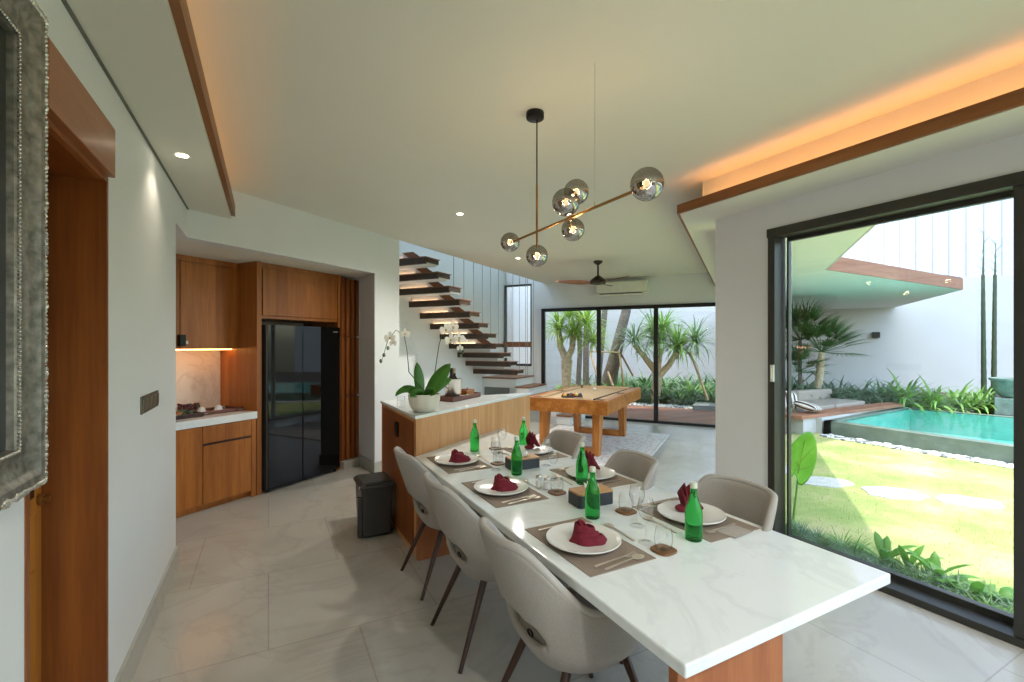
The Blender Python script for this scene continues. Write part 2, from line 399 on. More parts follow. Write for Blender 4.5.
# floor and ceiling
m = M(); m.prism([(-3.2, YB-.2), (XR+.12, YB-.2), (XR+.12, 2.84), W(9.70, .18)[:2], W(9.70, 5.2)[:2], W(1.0, 5.3)[:2], (-3.2, 4.2)], -0.3, 0)
struct(m.build('floor', FLOOR))
m = M()
m.prism([(-3.2, YB-.2), (XR+.25, YB-.2), (XR+.25, 2.84), W(9.80, .18)[:2], W(9.80, 4.02)[:2], W(1.0, 4.02)[:2], (-3.2, 3.2)], HCEIL, HCEIL+.3)
struct(m.build('ceiling', CEIL))
# left dropped ceiling with cove
ky = lambda x: 4.9605 + x*UU.y/UU.x                     # kitchen wall line y(x)
m = M(); xa, xb = XL-.02, -0.30
def sof(m, x0, x1, z0, z1): m.prism([(x0, YB), (x1, YB), (x1, ky(x1)+.02), (x0, ky(x0)+.02)], z0, z1)
sof(m, xa, xb-.012, HSOF, HSOF+.03); sof(m, xb-.012, xb+.012, HSOF, HSOF+.05)
struct(m.build('ceiling_soffit_left', CEIL))
m = M(); m.prism([(xb+.013, YB), (xb+.045, YB), (xb+.045, ky(xb+.045)-.06), (xb+.013, ky(xb+.013)-.06)], HSOF+.02, HSOF+.115)
struct(m.build('trim_1', TRIMW))
m = M(); m.bb(XL-.001, XL+.012, YB, 4.6, HSOF-.006, HSOF+.004); struct(m.build('trim_2', plain('shadow_gap_grey', '#6f7168', 0.8)))
m = M(); sof(m, -0.50, -0.47, HSOF+.03, HSOF+.042); struct(m.build('trim_3', LED))
# right dropped ceiling
m = M()
cor = (3.064, 2.815)
sofp = [cor, W(9.57, .496)[:2], W(9.57, .2)[:2], (3.5, 2.79), (3.5, YB), (3.064, YB)]
m.prism(sofp, HSOF, HSOF+.03)
struct(m.build('ceiling_soffit_right', CEIL))
m = M(); m.prism([(3.045, YB), (3.066, YB), (3.066, 2.815), (3.045, 2.83)], HSOF+.004, HSOF+.078)
a = W(4.12, .515); b2 = W(9.57, .515)
m.prism([(3.045, 2.83), (3.066, 2.815), W(9.57, .496)[:2], W(9.57, .515)[:2]], HSOF+.004, HSOF+.078)
struct(m.build('trim_4', TRIMW))
m = M(); m.prism([(3.21, YB), (3.26, YB), (3.26, 2.70), (3.21, 2.70)], HSOF+.03, HCEIL)
m.prism([(3.20, 2.70), W(9.57, .33)[:2], W(9.57, .28)[:2], (3.26, 2.70)], HSOF+.03, HCEIL)
struct(m.build('wall_cove_back', CEIL))
m = M(); m.prism([(3.09, YB), (3.12, YB), (3.12, 2.68), (3.09, 2.68)], HSOF+.03, HSOF+.042); struct(m.build('trim_5', LEDR))
# left wall with door portal
m = M()
m.bb(XL-.2, XL, YB-.2, 1.715, 0, HCEIL); m.bb(XL-.2, XL, 1.715, 2.435, 2.243, HCEIL); m.bb(XL-.2, XL, 2.435, 4.02, 0, HCEIL)
m.prism([(XL-.2, 4.02), (XL, 4.02), (XL, ky(XL)), (XL-.2, ky(XL-.2))], HK, HCEIL)
struct(m.build('wall_left', WALL))
# kitchen wall: header, pier
u0 = (Vector((XL, ky(XL), 0)).dot(UU))
m = M(); m.uvb(u0-.3, 4.308, 4.02, 4.16, HK, HCEIL+1.6)
jb = Vector((1.141, 5.783, 0)); 
pier = [W(4.308, 4.02)[:2], W(4.756, 4.02)[:2], W(4.93, 4.3)[:2], W(4.93, 5.6)[:2], W(4.62, 5.6)[:2], W(4.553, 4.5)[:2]]
m.prism(pier, 0, HCEIL+1.6)
struct(m.build('wall_kitchen', WALL))
m = M(); m.prism([W(u0-2, 4.1)[:2], W(4.7, 4.1)[:2], W(4.7, 5.2)[:2], W(u0-2, 5.2)[:2]], HK+.002, HK+.05); struct(m.build('ceiling_kitchen', CEIL))
m = M(); m.uvb(.3, 4.7, 5.15, 5.3, 0, HK); struct(m.build('wall_kitchen_back', SPLASH))
m = M(); m.uvb(.3, .4, 3.6, 5.15, 0, HK); struct(m.build('wall_kitchen_side', WALL))
# stairwell
m = M(); m.uvb(4.9, 9.72, 5.02, 5.15, 0, 3.35); m.uvb(4.9, 9.72, 5.02, 5.15, 5.8, 6.0); struct(m.build('wall_stair', WALL))
m = M(); m.uvb(4.9, 9.6, 5.08, 5.085, 3.35, 5.8); w4 = struct(m.build('added_stair_window', PANE))  # unseen glazing, added so sky light brightens the stair wall
m = M(); m.uvb(4.9, 9.72, 3.9, 4.02, HCEIL+.3, 6.0); struct(m.build('wall_stair_upper', WALL))
m = M(); m.uvb(4.8, 4.95, 3.9, 5.1, HCEIL+1.6, 6.0); m.uvb(4.8, 9.72, 3.9, 5.15, 6.0, 6.1); struct(m.build('ceiling_stair', CEIL))
# far wall with openings
UF = 9.574
m = M()
m.uvb(UF, UF+.14, .2, 4.04, 2.35, HCEIL); m.uvb(UF, UF+.14, 4.04, 4.30, 0, 6.0); m.uvb(UF, UF+.14, 4.30, 5.02, 0, 1.07)
m.uvb(UF, UF+.14, 4.30, 5.02, 2.93, 6.0); m.uvb(UF, UF+.14, .1, .3, 0, HCEIL)
m.uvb(UF, UF+.14, 3.8, 4.04, HCEIL, 6.0)
struct(m.build('wall_far', WALL))
# right wall / pier
m = M(); m.bb(XR, XR+.16, 2.285, 2.783, 0, HCEIL); m.bb(XR, XR+.16, YB, 2.285, 2.462, HCEIL); m.bb(XR, XR+.16, YB-.2, YB+.6, 0, HCEIL)
struct(m.build('wall_right', WALL))
m = M(); m.bb(XL-.2, .2, YB-.2, YB, 0, HCEIL); m.bb(.2, 2.9, YB-.2, YB, 2.4, HCEIL); m.bb(2.9, XR+.1, YB-.2, YB, 0, HCEIL)  # the opening is unseen, put in to let sky light into the room
struct(m.build('wall_back', WALL))
# baseboards
m = M(); m.bb(XL, XL+.016, 2.435, 4.02, 0, .14); m.bb(XL, XL+.016, YB, 1.715, 0, .14); struct(m.build('baseboard_left', BASEB))
m = M(); m.prism([(jb.x-.018, jb.y-.01), W(4.553, 4.5)[:2], (W(4.553, 4.5).x-.02, W(4.553, 4.5).y)], 0, .13)
m.uvb(4.29, 4.756, 4.005, 4.02, 0, .13); struct(m.build('baseboard_pier', BASEB))
m = M(); m.bb(XR-.012, XR, 2.285, 2.783, 0, .0801); struct(m.build('baseboard_right', WALL))

# ---- windows and doors
def frame_uv(name, u, v0, v1, z0, z1, mull, t=.05, d=.08, mat=ALUB, sill=0.05):
    m = M()
    m.uvb(u-d/2, u+d/2, v0, v0+t, z0, z1); m.uvb(u-d/2, u+d/2, v1-t, v1, z0, z1)
    m.uvb(u-d/2, u+d/2, v0+t, v1-t, z1-t, z1); m.uvb(u-d/2, u+d/2, v0+t, v1-t, z0, z0+sill)
    for q in mull: m.uvb(u-d/2+.005, u+d/2-.005, q-.04, q+.04, z0+sill, z1-t)
    f = struct(m.build(name, mat))
    m = M(); m.uvb(u-.004, u+.004, v0+t, v1-t, z0+sill, z1-t); m.build('pane', PANE, f)
    return f
frame_uv('window_1', UF-.02, .35, 4.04, 0.0, 2.35, (2.745, 1.585), t=.07)
f = frame_uv('window_2', UF+.05, 4.30, 5.0, 1.07, 2.93, (), t=.04, d=.06, mat=ALU)
# right sliding door: head, jamb, sill rail, next sash
m = M()
m.bb(3.44, 3.58, YB+.6, 2.30, 2.395, 2.462); m.bb(3.44, 3.58, 2.235, 2.29, 0, 2.40); m.bb(3.44, 3.58, YB+.6, 2.30, 0.0, .045)
m.bb(3.575, 3.63, YB+.6, 2.22, 0.02, .085); m.bb(3.56, 3.60, 2.20, 2.215, .05, 2.40); m.bb(3.56, 3.60, YB+.6, 2.2, 2.365, 2.40)
d1 = struct(m.build('door_1', ALU, bevel=.003))
m = M(); m.bb(3.575, 3.583, .93, 2.19, .08, 2.37); m.build('pane', PANE, d1)
m = M(); m.bb(3.555, 3.60, .86, .965, .05, 2.39); m.bb(3.455, 3.50, .82, .945, .045, 2.395); m.build('sash_stile', ALU, d1)
m = M(); m.bb(3.47, 3.478, -1.0, .84, .08, 2.37); m.bb(3.455, 3.50, -1.06, -1.0, .045, 2.395); m.bb(3.47, 3.478, -2.9, -1.06, .08, 2.37); m.build('pane', [PANE], d1)
m = M(); m.bb(3.425, 3.442, 2.235, 2.262, 1.28, 1.41); m.bb(3.415, 3.428, 2.243, 2.255, 1.30, 1.39); m.build('door_latch', WPLAST, d1, bevel=.003)
m = M(); m.bb(3.42, 3.457, .86, .88, 1.20, 1.24); m.build('door_latch', BLKM, d1, bevel=.003)
# side glazing behind the pier
m = M()
m.uvb(4.8, 9.6, .19, .25, 2.5, HCEIL); m.uvb(4.8, 9.6, .2, .25, 0, .05)
for q in (6.4, 8.0, 9.5): m.uvb(q-.03, q+.03, .2, .25, 0, 2.5)
w3 = struct(m.build('window_3', WALL)); m = M(); m.uvb(4.85, 9.5, .222, .228, .05, 2.5); m.build('pane', PANE, w3)

# door portal on the left
m = M(); m.bb(-.80, XL+.004, 2.415, 2.437, 0, 2.243); m.bb(-.80, XL+.004, 1.713, 1.735, 0, 2.243); m.bb(-.80, XL+.004, 1.735, 2.415, 2.222, 2.243)
struct(m.build('door_2', TEAKD)); d2 = bpy.data.objects['door_2']
m = M(); m.bb(-.785, -.755, 1.737, 2.372, 0.01, 2.215)
for z0, z1 in ((.15, .75), (.95, 2.08)):
    m.bb(-.757, -.749, 1.84, 2.31, z0, z1)
m.build('door_leaf', wood('teak_leaf', '#935717', '#bd7c2e', '#a86a22', .4), d2, bevel=.004)
m = M(); m.bb(-.80, -.79, 1.74, 2.415, 0, 2.222); m.build('dark_gap_sheet', BLKM, d2)  # black sheet standing in for the shade in the gap beside the leaf
m = M(); m.bb(-.752, -.742, 2.22, 2.27, 1.02, 1.22); m.build('lock_plate', BLKM, d2, bevel=.002)
m = M(); m.lathe([(.022, 0), (.022, .01), (.012, .012), (.012, .03)], (-.75, 2.335, .995), 16, rot=Matrix.Rotation(PI/2, 3, 'Y')); m.build('thumb_turn', BRASS, d2, smooth=True)
m = M(); m.box((-.555, 2.0225, 2.313), (.05, .625, .19)); struct(m.build('door_lintel', TEAKL, bevel=.003))
m = M(); m.bb(-.58, -.56, 1.712, 2.30, 2.2, 2.222); struct(m.build('trim_6', TEAKL))

# light switch plate
sw = thing('light_switch', 'grey metal switch plate on the white wall right of the wooden door', 'switch', (XL, 3.19, 1.24))
m = M(); m.bb(XL, XL+.008, 2.985, 3.39, 1.208, 1.30); m.build('plate', plain('bronze_plate', '#6f685b', .4, .5), sw, bevel=.003)
for k in range(4):
    m = M(); m.bb(XL+.008, XL+.013, 3.0+k*.097, 3.085+k*.097, 1.222, 1.286); m.build('rocker', plain('bronze_rocker%d' % k, '#7a7364', .35, .5), sw, bevel=.002)

# ---- big silver frame at the near left
fr = thing('picture_frame', 'large ornate silver picture frame with dark picture on the near left wall', 'picture frame', (-.56, 1.2, 1.2))
y1, y0, z1, z0 = 1.692, .55, 2.444, 1.199
xw = XL
def ring(m, prof):
    # prof: list of (inset, height) swept round the rectangle
    rows = []
    for ins, h in prof:
        rows.append([(xw+h, y0+ins, z0+ins), (xw+h, y1-ins, z0+ins), (xw+h, y1-ins, z1-ins), (xw+h, y0+ins, z1-ins)])
    vs = [p for r in rows for p in r]; fs = []
    for i in range(len(rows)-1):
        for k in range(4): fs.append((i*4+k, i*4+(k+1) % 4, (i+1)*4+(k+1) % 4, (i+1)*4+k))
    m.add(vs, fs)
m = M(); ring(m, [(0, .0), (0, .045), (.012, .052), (.03, .05), (.05, .034), (.08, .028), (.092, .032), (.102, .036), (.11, .026), (.113, 0)])
m.build('moulding', SILVER, fr, smooth=30)
m = M(); rnd = random.Random(3)
def along(ins, h, step, r, jitter=0):
    P = [(y0+ins, z0+ins), (y1-ins, z0+ins), (y1-ins, z1-ins), (y0+ins, z1-ins)]
    for k in range(4):
        a, b = P[k], P[(k+1) % 4]; ln = math.hypot(b[0]-a[0], b[1]-a[1]); n = int(ln/step)
        for i in range(n):
            t = (i+.5)/n; y = a[0]+(b[0]-a[0])*t; z = a[1]+(b[1]-a[1])*t
            if y < 1.15: continue
            q = r*(1+jitter*rnd.uniform(-.4, .4)); m.sphere((xw+h, y, z), q, 6, 4, (1, 1+jitter*rnd.uniform(-.4, .6), 1+jitter*rnd.uniform(-.2, .9)))
along(.007, .050, .012, .0068, .6); m.build('leaf_border', SILVERL, fr, smooth=True)
m = M(); along(.106, .034, .010, .0045, 0); m.build('bead_border', SILVERL, fr, smooth=True)
m = M(); m.bb(XL+.002, XL+.012, y0+.1, y1-.1, z0+.1, z1-.1); m.build('picture', CANVAS, fr)

# ================================================================== KITCHEN
KF = 4.53
bc = thing('base_cabinet', 'teak kitchen base cabinet under the white worktop left of the refrigerator', 'cabinet', W(2.4, 4.84))
m = M(); m.uvb(.5, 3.13, KF+.02, 5.15, .06, .80); m.uvb(.5, 3.13, KF+.06, 5.1, 0, .06); m.build('carcass', TEAK, bc)
m = M(); m.uvb(2.60, 3.075, KF, KF+.02, .635, .795); m.build('drawer', TEAK, bc, bevel=.002)
for a_, b_2 in ((2.605, 3.07),):
    m = M(); m.uvb(a_-.003, b_2+.003, KF-.002, KF+.02, .065, .612); m.build('door', TEAK, bc, bevel=.002)
m = M(); m.uvb(2.0, 2.595, KF, KF+.02, .065, .795); m.build('door', TEAK, bc, bevel=.002)
m = M(); m.uvb(3.08, 3.128, KF, KF+.02, .0, .795); m.build('filler_strip', TEAK, bc)
m = M(); m.uvb(2.6, 3.075, KF+.012, KF+.016, .611, .636); m.build('finger_groove', WALNUT, bc)
wt = M().uvb(.5, 3.135, KF-.01, 5.15, .80, .872).build('worktop', TOPM, bevel=.003); tag(wt, 'white marble kitchen worktop on the teak base cabinet', 'worktop')
uc = thing('wall_cabinet', 'teak wall cabinet above the kitchen worktop with a lit strip beneath', 'cabinet', W(2.7, 5.0, 1.52))
m = M(); m.uvb(.9, 3.2, 4.87, 5.15, 1.52, 2.40); m.uvb(.9, 3.2, 4.85, 4.87, 2.375, 2.43); m.build('carcass', TEAK, uc)
m = M(); m.uvb(2.575, 3.165, 4.85, 4.87, 1.52, 2.37); m.build('door', TEAK, uc, bevel=.003)
m = M(); m.uvb(1.95, 2.57, 4.85, 4.87, 1.52, 2.37); m.build('door', TEAK, uc, bevel=.003)
m = M(); m.uvb(1.6, 3.15, 4.95, 4.98, 1.508, 1.519); m.build('light_strip', LEDK, uc)
tf = thing('tall_cabinet', 'teak tall cabinet surround framing the black refrigerator', 'cabinet', W(3.7, 4.8))
m = M(); m.uvb(3.138, 3.19, KF, 5.15, 0, HK); m.uvb(4.215, 4.25, KF, 5.15, 0, HK); m.uvb(3.19, 4.215, KF+.02, 5.15, 1.84, HK); m.build('side_panel', TEAK, tf)
m = M(); m.uvb(3.205, 4.205, KF, KF+.02, 1.875, 2.375); m.build('door', TEAK, tf, bevel=.004)
sl = thing('slatted_screen', 'narrow teak slatted screen right of the black refrigerator', 'slatted screen', W(4.4, 4.6, .12))
m = M(); m.uvb(4.25, 4.62, 4.56, 4.60, .10, 2.40); m.build('backing', TEAKD, sl)
for k in range(4):
    m = M(); uu = 4.262+k*.082
    for za, zb in ((.10, .895), (.92, 1.65), (1.67, 2.40)): m.uvb(uu, uu+.05, 4.52, 4.56, za, zb)
    m.build('slat', TEAKD, sl, bevel=.003)
m = M(); m.uvb(4.25, 4.60, 4.47, 4.62, 0, .10); struct(m.build('baseboard_kitchen', BASEB))
# refrigerator
rf = thing('refrigerator', 'black glass double door refrigerator standing in the teak cabinet surround', 'refrigerator', W(3.7, 4.8))
m = M(); m.uvb(3.215, 4.20, 4.55, 5.10, .03, 1.76); m.build('body', FSIDE, rf, bevel=.004)
m = M(); m.uvb(3.21, 3.225, 4.485, 4.56, .04, 1.775); m.build('side_trim', FSIDE, rf)
for a_, b_2 in ((3.228, 3.655), (3.662, 4.198)):
    d_ = M().uvb(a_, b_2, 4.48, 4.545, .04, 1.775).build('door', BGLASS, rf, bevel=.003)
m = M(); m.uvb(4.09, 4.16, 4.477, 4.48, 1.712, 1.722); m.build('badge', STEEL, rf)
for a_ in (3.25, 4.16):
    m = M(); m.lathe([(.02, 0), (.02, .04)], W(a_, 4.53, 0), 12); m.build('foot', BLKM, rf)
# things on the worktop
tr = thing('serving_tray', 'brown wooden tray holding two upturned cups on the worktop', 'tray', W(2.92, 4.85, .872), BR)
m = M(); m.box((0, 0, .006), (.40, .26, .012)); 
for s_ in (-1, 1): m.box((0, s_*.125, .018), (.40, .012, .036)); m.box((s_*.195, 0, .018), (.012, .24, .036))
m.build('tray_body', TRAYW, tr, local=True, bevel=.003)
cup = thing('upturned_cup', 'white cup upside down on the wooden tray nearer the refrigerator', 'cup', W(2.90, 4.79, .885), 0, 'upturned cups on the tray')
m = M(); m.lathe([(.04, 0), (.037, .03), (.026, .06), (.018, .062), (.018, .066), (.0001, .066)], n=20); m.build('cup_body', CERAM, cup, smooth=True, local=True)
m = M(); m.torus((.041, 0, .032), .015, .0035, rot=Matrix.Rotation(PI/2, 3, 'X')); m.build('handle', CERAM, cup, smooth=True, local=True)
m = M(); m.lathe([(.0001, .001), (.05, .001), (.066, .006), (.066, .009), (.0001, .004)], n=24); m.build('saucer', CERAM, cup, smooth=True, local=True); cup.location.z = .884
dup(cup, W(2.73, 4.78, .884), 2.0, 'white cup upside down on the wooden tray nearer the fruit basket')
sp_ = M(); sp_.quadbar((0, 0, .004), (.12, 0, .004), (.006, .003), (.008, .003)); sp_.lathe([(.0001, 0), (.014, .002), (.0001, .006)], (.13, 0, .002), 12, 1.4)
o = sp_.build('teaspoon', STEEL); o.location = W(2.98, 4.74, .885); o.rotation_euler = (0, 0, BR-.2); tag(o, 'steel teaspoon lying beside the cups on the wooden tray', 'spoon')
tr2 = thing('snack_tray', 'dark wooden tray under the fruit basket at the left of the worktop', 'tray', W(2.52, 4.80, .872), BR)
m = M(); m.box((0, 0, .006), (.34, .26, .012)); m.box((0, -.125, .02), (.34, .012, .04)); m.box((0, .125, .02), (.34, .012, .04)); m.box((.165, 0, .02), (.012, .24, .04)); m.box((-.165, 0, .02), (.012, .24, .04)); m.build('tray_body', WALNUT, tr2, local=True, bevel=.003)
bs = thing('fruit_basket', 'shallow wooden bowl of fruit on the dark tray beside the wall end', 'bowl', W(2.43, 4.76, .884))
m = M(); m.lathe([(.05, 0), (.09, .02), (.105, .045), (.1, .045), (.085, .024), (.0001, .01)], n=24); m.build('bowl_body', BOXLID, bs, smooth=True, local=True)
rnd = random.Random(5)
for (c_, r_, cat_, lab_), (dx, dy, dz) in zip((('#c8641a', .036, 'orange', 'orange in the fruit bowl, nearest the wall end'), ('#5a1420', .028, 'plum', 'dark red plum in front of the bowl on the worktop'), ('#6d1a2a', .027, 'apple', 'red apple resting on top of the fruit bowl'), ('#4d6a2a', .03, 'lime', 'green lime at the back of the fruit bowl')), ((-.04, -.02, .045), (.04, -.04, .043), (.01, .0, .06), (-.01, .045, .045))):
    o = M().sphere((0, 0, 0), r_, 14, 10).build('fruit' if cat_ in ('x',) else cat_, plain('skin_'+cat_, c_, .45, 0, .15), smooth=True); q = bs.location; o.location = (q.x+dx, q.y+dy, q.z+dz); tag(o, lab_, cat_)
fo = thing('herb_posy', 'small bunch of green herbs and flowers beside the cups on the worktop', 'flowers', W(2.60, 4.84, .884))
m = M(); rnd = random.Random(11)
for k in range(60): m.blade((rnd.uniform(-.07, .07), rnd.uniform(-.05, .05), 0), rnd.uniform(0, 6.28), rnd.uniform(.3, 1.4), rnd.uniform(.05, .12), .018, 1.0, 3)
m.build('foliage', LEAFG, fo, local=True)
m = M()
for k in range(14): m.sphere((rnd.uniform(-.08, .08), rnd.uniform(-.05, .05), rnd.uniform(.05, .10)), .013, 8, 6)
m.build('blossom', plain('dusky_blossom', '#5d2430', .8), fo, local=True, smooth=True)
bx_ = thing('dark_jar_rack', 'row of small dark jars against the kitchen splashback', 'jars', W(2.72, 5.02, .872))
for k in range(4):
    m = M(); m.lathe([(.028, 0), (.03, .02), (.03, .07), (.022, .08), (.024, .095), (.0001, .095)], W(2.60+k*.075, 5.03, .872), 14); m.build('jar', plain('jar%d' % k, ['#35201a', '#4a3322', '#2c1a18', '#3c2a1c'][k], .3), bx_, smooth=True)
wb = M(); wb.lathe([(.0001, 0), (.028, 0), (.028, .005), (.012, .01), (.012, .03), (.03, .05), (.03, .10), (.0001, .10)], (0, 0, 0), 16)
ws = thing('wall_phone', 'small black intercom with pale end on the wall beside the wall cabinet', 'intercom', W(2.585, 4.82, 1.56))
m = M(); m.uvb(2.545, 2.60, 4.80, 4.85, 1.55, 1.66); m.build('housing', BLKM, ws, bevel=.004)
m = M(); m.uvb(2.60, 2.625, 4.81, 4.84, 1.57, 1.60); m.build('button_block', WPLAST, ws, bevel=.003)

# ================================================================== ISLAND
A_, B_, C_ = Vector((.955, 3.36, 0)), Vector((.93, 4.44, 0)), Vector((2.56, 4.42, 0))
isl = thing('kitchen_island', 'three sided teak island counter at the head of the dining table', 'kitchen island', (1.4, 4.0, 0))
def inset(ps, d):
    c = sum(ps, Vector())/len(ps); return [p+(c-p).normalized()*d for p in ps]
E_ = A_+(C_-A_)*.975; D_ = Vector((C_.x+.0, C_.y, 0)); 
ip = inset([A_, B_, D_+Vector((-.02, 0, 0)), E_], .012)
m = M(); m.prism([p[:2] for p in ip], 0, 1.015); m.build('body', TEAKI, isl)
for c0, c1 in (((.945, 3.42), (.935, 4.36)),):
    m = M(); 
    for q in (0,):
        m.quadbar((.957, 3.42, .52), (.936, 4.34, .52), (.006, .94), (.006, .94))
    m.build('shaded_end_panel', TEAKD, isl)  # same teak as the body; darker colour paints in the shade on this end
m = M(); m.prism([A_[:2], B_[:2], D_[:2], E_[:2]], 1.015, 1.04); m.build('worktop', TOPM, isl, bevel=.003)
isv = UU
def on_face(t, z, out=.004):                                # along the long face from corner A
    p = A_+UU*t; return Vector((p.x, p.y, z))-VV*out
so = thing('wall_socket', 'steel power socket on the long teak face of the island above the table', 'socket', on_face(.62, .88, .0))
m = M(); m.box(on_face(.60, .885, .003), (.085, .012, .085), BR); m.build('plate', STEEL, so, bevel=.003)
m = M(); m.lathe([(.024, 0), (.024, .004), (.018, .005), (.017, -.004), (.0001, -.004)], on_face(.60, .885, .010), 20, rot=Matrix.Rotation(BR, 3, 'Z') @ Matrix.Rotation(PI/2, 3, 'X')); m.build('outlet', BLKM, so, smooth=True)
so2 = thing('switch_socket', 'dark switch plate on the shaded end of the island beneath the counter', 'switch', (.94, 3.9, .87))
m = M(); m.bb(.926, .94, 3.80, 3.88, .81, .93); m.build('plate', BLKM, so2, bevel=.003)
m = M(); m.bb(.921, .928, 3.815, 3.865, .84, .90); m.build('rocker', FSIDE, so2, bevel=.002)

def leafblade(m, p, az, el, ln, w_, dr, wf, seg=10):
    # broad leaf turned so that its face looks partly sideways
    p = Vector(p); vs = []; fs = []; e = el
    vdir = Vector((math.sin(YAW), math.cos(YAW), 0))
    for i in range(seg+1):
        t = i/seg; d = Vector((math.cos(az)*math.cos(e), math.sin(az)*math.cos(e), math.sin(e)))
        sd = d.cross(vdir).normalized(); flat = Vector((-math.sin(az), math.cos(az), 0)); sd = (sd*.8+flat*.35*(1 if sd.dot(flat) >= 0 else -1)).normalized(); nr = sd.cross(d)
        ww = w_*wf(t)
        vs += [p-sd*ww/2, p+nr*ww*.14, p+sd*ww/2]; p = p+d*ln/seg; e -= dr/seg
    for i in range(seg):
        a = i*3; fs += [(a, a+1, a+4, a+3), (a+1, a+2, a+5, a+4)]
    m.add(vs, fs)
# orchid
PX, PY, PZ = 1.085, 3.565, 1.04
pot = thing('orchid_pot', 'round cream bowl pot of white orchids on the island corner', 'potted orchid', (PX, PY, PZ))
m = M(); m.lathe([(.06, 0), (.085, .008), (.112, .05), (.124, .10), (.126, .14), (.116, .14), (.112, .11), (.0001, .11)], (PX, PY, PZ), 36); m.build('pot', POTM, pot, smooth=True)
m = M(); m.lathe([(.111, .111), (.07, .122), (.0001, .126)], (PX, PY, PZ), 24); m.build('soil', SOIL, pot, smooth=True)
def wleaf(t): return math.sin(PI*min(1, (t*.9+.1)))**.6 if t < 1 else .03
for az, el, ln, w_, dr in ((3.0, 1.5, .31, .095, .1), (3.3, .8, .20, .09, 1.0), (.15, 1.05, .36, .15, .2), (.3, .9, .27, .11, .7), (-.9, .7, .18, .09, 1.2), (-2.0, .6, .18, .09, 1.2), (1.2, .9, .22, .08, 1.2), (-2.9, .95, .27, .07, 2.1)):
    m = M(); leafblade(m, (PX+.03*math.cos(az-YAW), PY+.03*math.sin(az-YAW), PZ+.125), az-YAW, el, ln*.85, w_*.85, dr, wleaf)
    o = solid(m.build('leaf', ORCHL, pot, smooth=True), .003)
def orchid(c, r, fz, ob):
    # flower facing direction fz
    fz = Vector(fz).normalized(); q = fz.to_track_quat('Z', 'Y').to_matrix(); m = M(); c = Vector(c)
    for k, (a, w2, l2) in enumerate(((PI/2, .75, 1), (PI/2+2.2, .6, .95), (PI/2-2.2, .6, .95), (.15, 1.05, .95), (PI-.15, 1.05, .95))):
        n = 12; vs = [c+q @ Vector((0, 0, .002*k))]
        for i in range(n+1):
            t = i/n*2*PI; x = (1-math.cos(t))/2*l2; y = math.sin(t)*.5*w2*(.5+.5*x)
            z = .12*x*(1-x)+.08*abs(y)+.004*k
            vs.append(c+q @ Vector(((x*math.cos(a)-y*math.sin(a))*r, (x*math.sin(a)+y*math.cos(a))*r, z*r)))
        m.add(vs, [(0, i, i+1) for i in range(1, n+1)])
    o = m.build('flower', PETAL, ob, smooth=True)
    m = M(); m.sphere(c+fz*r*.12, r*.16, 8, 6); m.build('throat', YELLO, o, smooth=True)
def at_depth(px, py, y):                                   # point on the plane y = const
    r = ray(px, py); t = y/r.y; return Vector((r.x*t, r.y*t, HC+r.z*t))
stem1 = [(PX+.02, PY, PZ+.14), at_depth(409, 372, 3.565), at_depth(407, 350, 3.565), at_depth(404, 335, 3.575), at_depth(396, 330, 3.585), at_depth(388, 340, 3.595), at_depth(382, 360, 3.605)]
m = M(); m.tube(stem1, [.004, .004, .003, .003, .003, .0025, .002], 8); m.build('stem', LEAFD, pot, smooth=True)
stem2 = [(PX+.06, PY+.0, PZ+.14), at_depth(436, 365, 3.585), at_depth(439, 345, 3.585), at_depth(442, 335, 3.585), at_depth(452, 330, 3.585), at_depth(461, 345, 3.585), at_depth(464, 352, 3.585)]
m = M(); m.tube(stem2, [.004, .004, .003, .003, .003, .0025, .002], 8); m.build('stem', LEAFD, pot, smooth=True)
FD = (-.5, -1, .05)
for (px, py, r_, dx) in ((390, 338, .05, -.3), (405, 334, .044, .2), (393, 343, .035, -.6)): orchid(at_depth(px, py, 3.545), r_, (FD[0]+dx, FD[1], FD[2]), pot)
for (px, py, r_, dx) in ((446, 330, .055, 0), (453, 327, .05, .3), (451, 340, .055, -.1), (459, 338, .05, .3), (460, 348, .03, .4), (465, 341, .028, .5)): orchid(at_depth(px, py, 3.525+dx*.1), r_, (FD[0]+dx, FD[1], FD[2]), pot)
m = M(); rnd = random.Random(2)
for base_, tip_ in ((Vector((PX, PY, PZ+.15)), at_depth(402, 322, 3.625)),):
    for i in range(26):
        p = base_.lerp(tip_, .15+.85*i/26)
        for s_ in (0, PI): m.blade(p, s_+rnd.uniform(-.5, .5)-YAW, .5, .05, .006, .4, 2)
m.build('fern_frond', LEAFD, pot)
for k, p in enumerate(((381, 361), (384, 355), (388, 348), (463, 352), (461, 356))):
    m = M(); m.sphere(at_depth(p[0], p[1], 3.585), .012, 8, 6, (1, 1, 1.4)); m.build('bud', LEAFG, pot, smooth=True)
gv = M().lathe([(.03, 0), (.035, .01), (.033, .10), (.03, .10), (.031, .012), (.0001, .008)], (0, 0, 0), 18).build('glass_votive', GLASS, smooth=True); gv.location = onz(401, 408, 1.04); tag(gv, 'small clear glass votive on the island behind the orchid pot', 'glass')
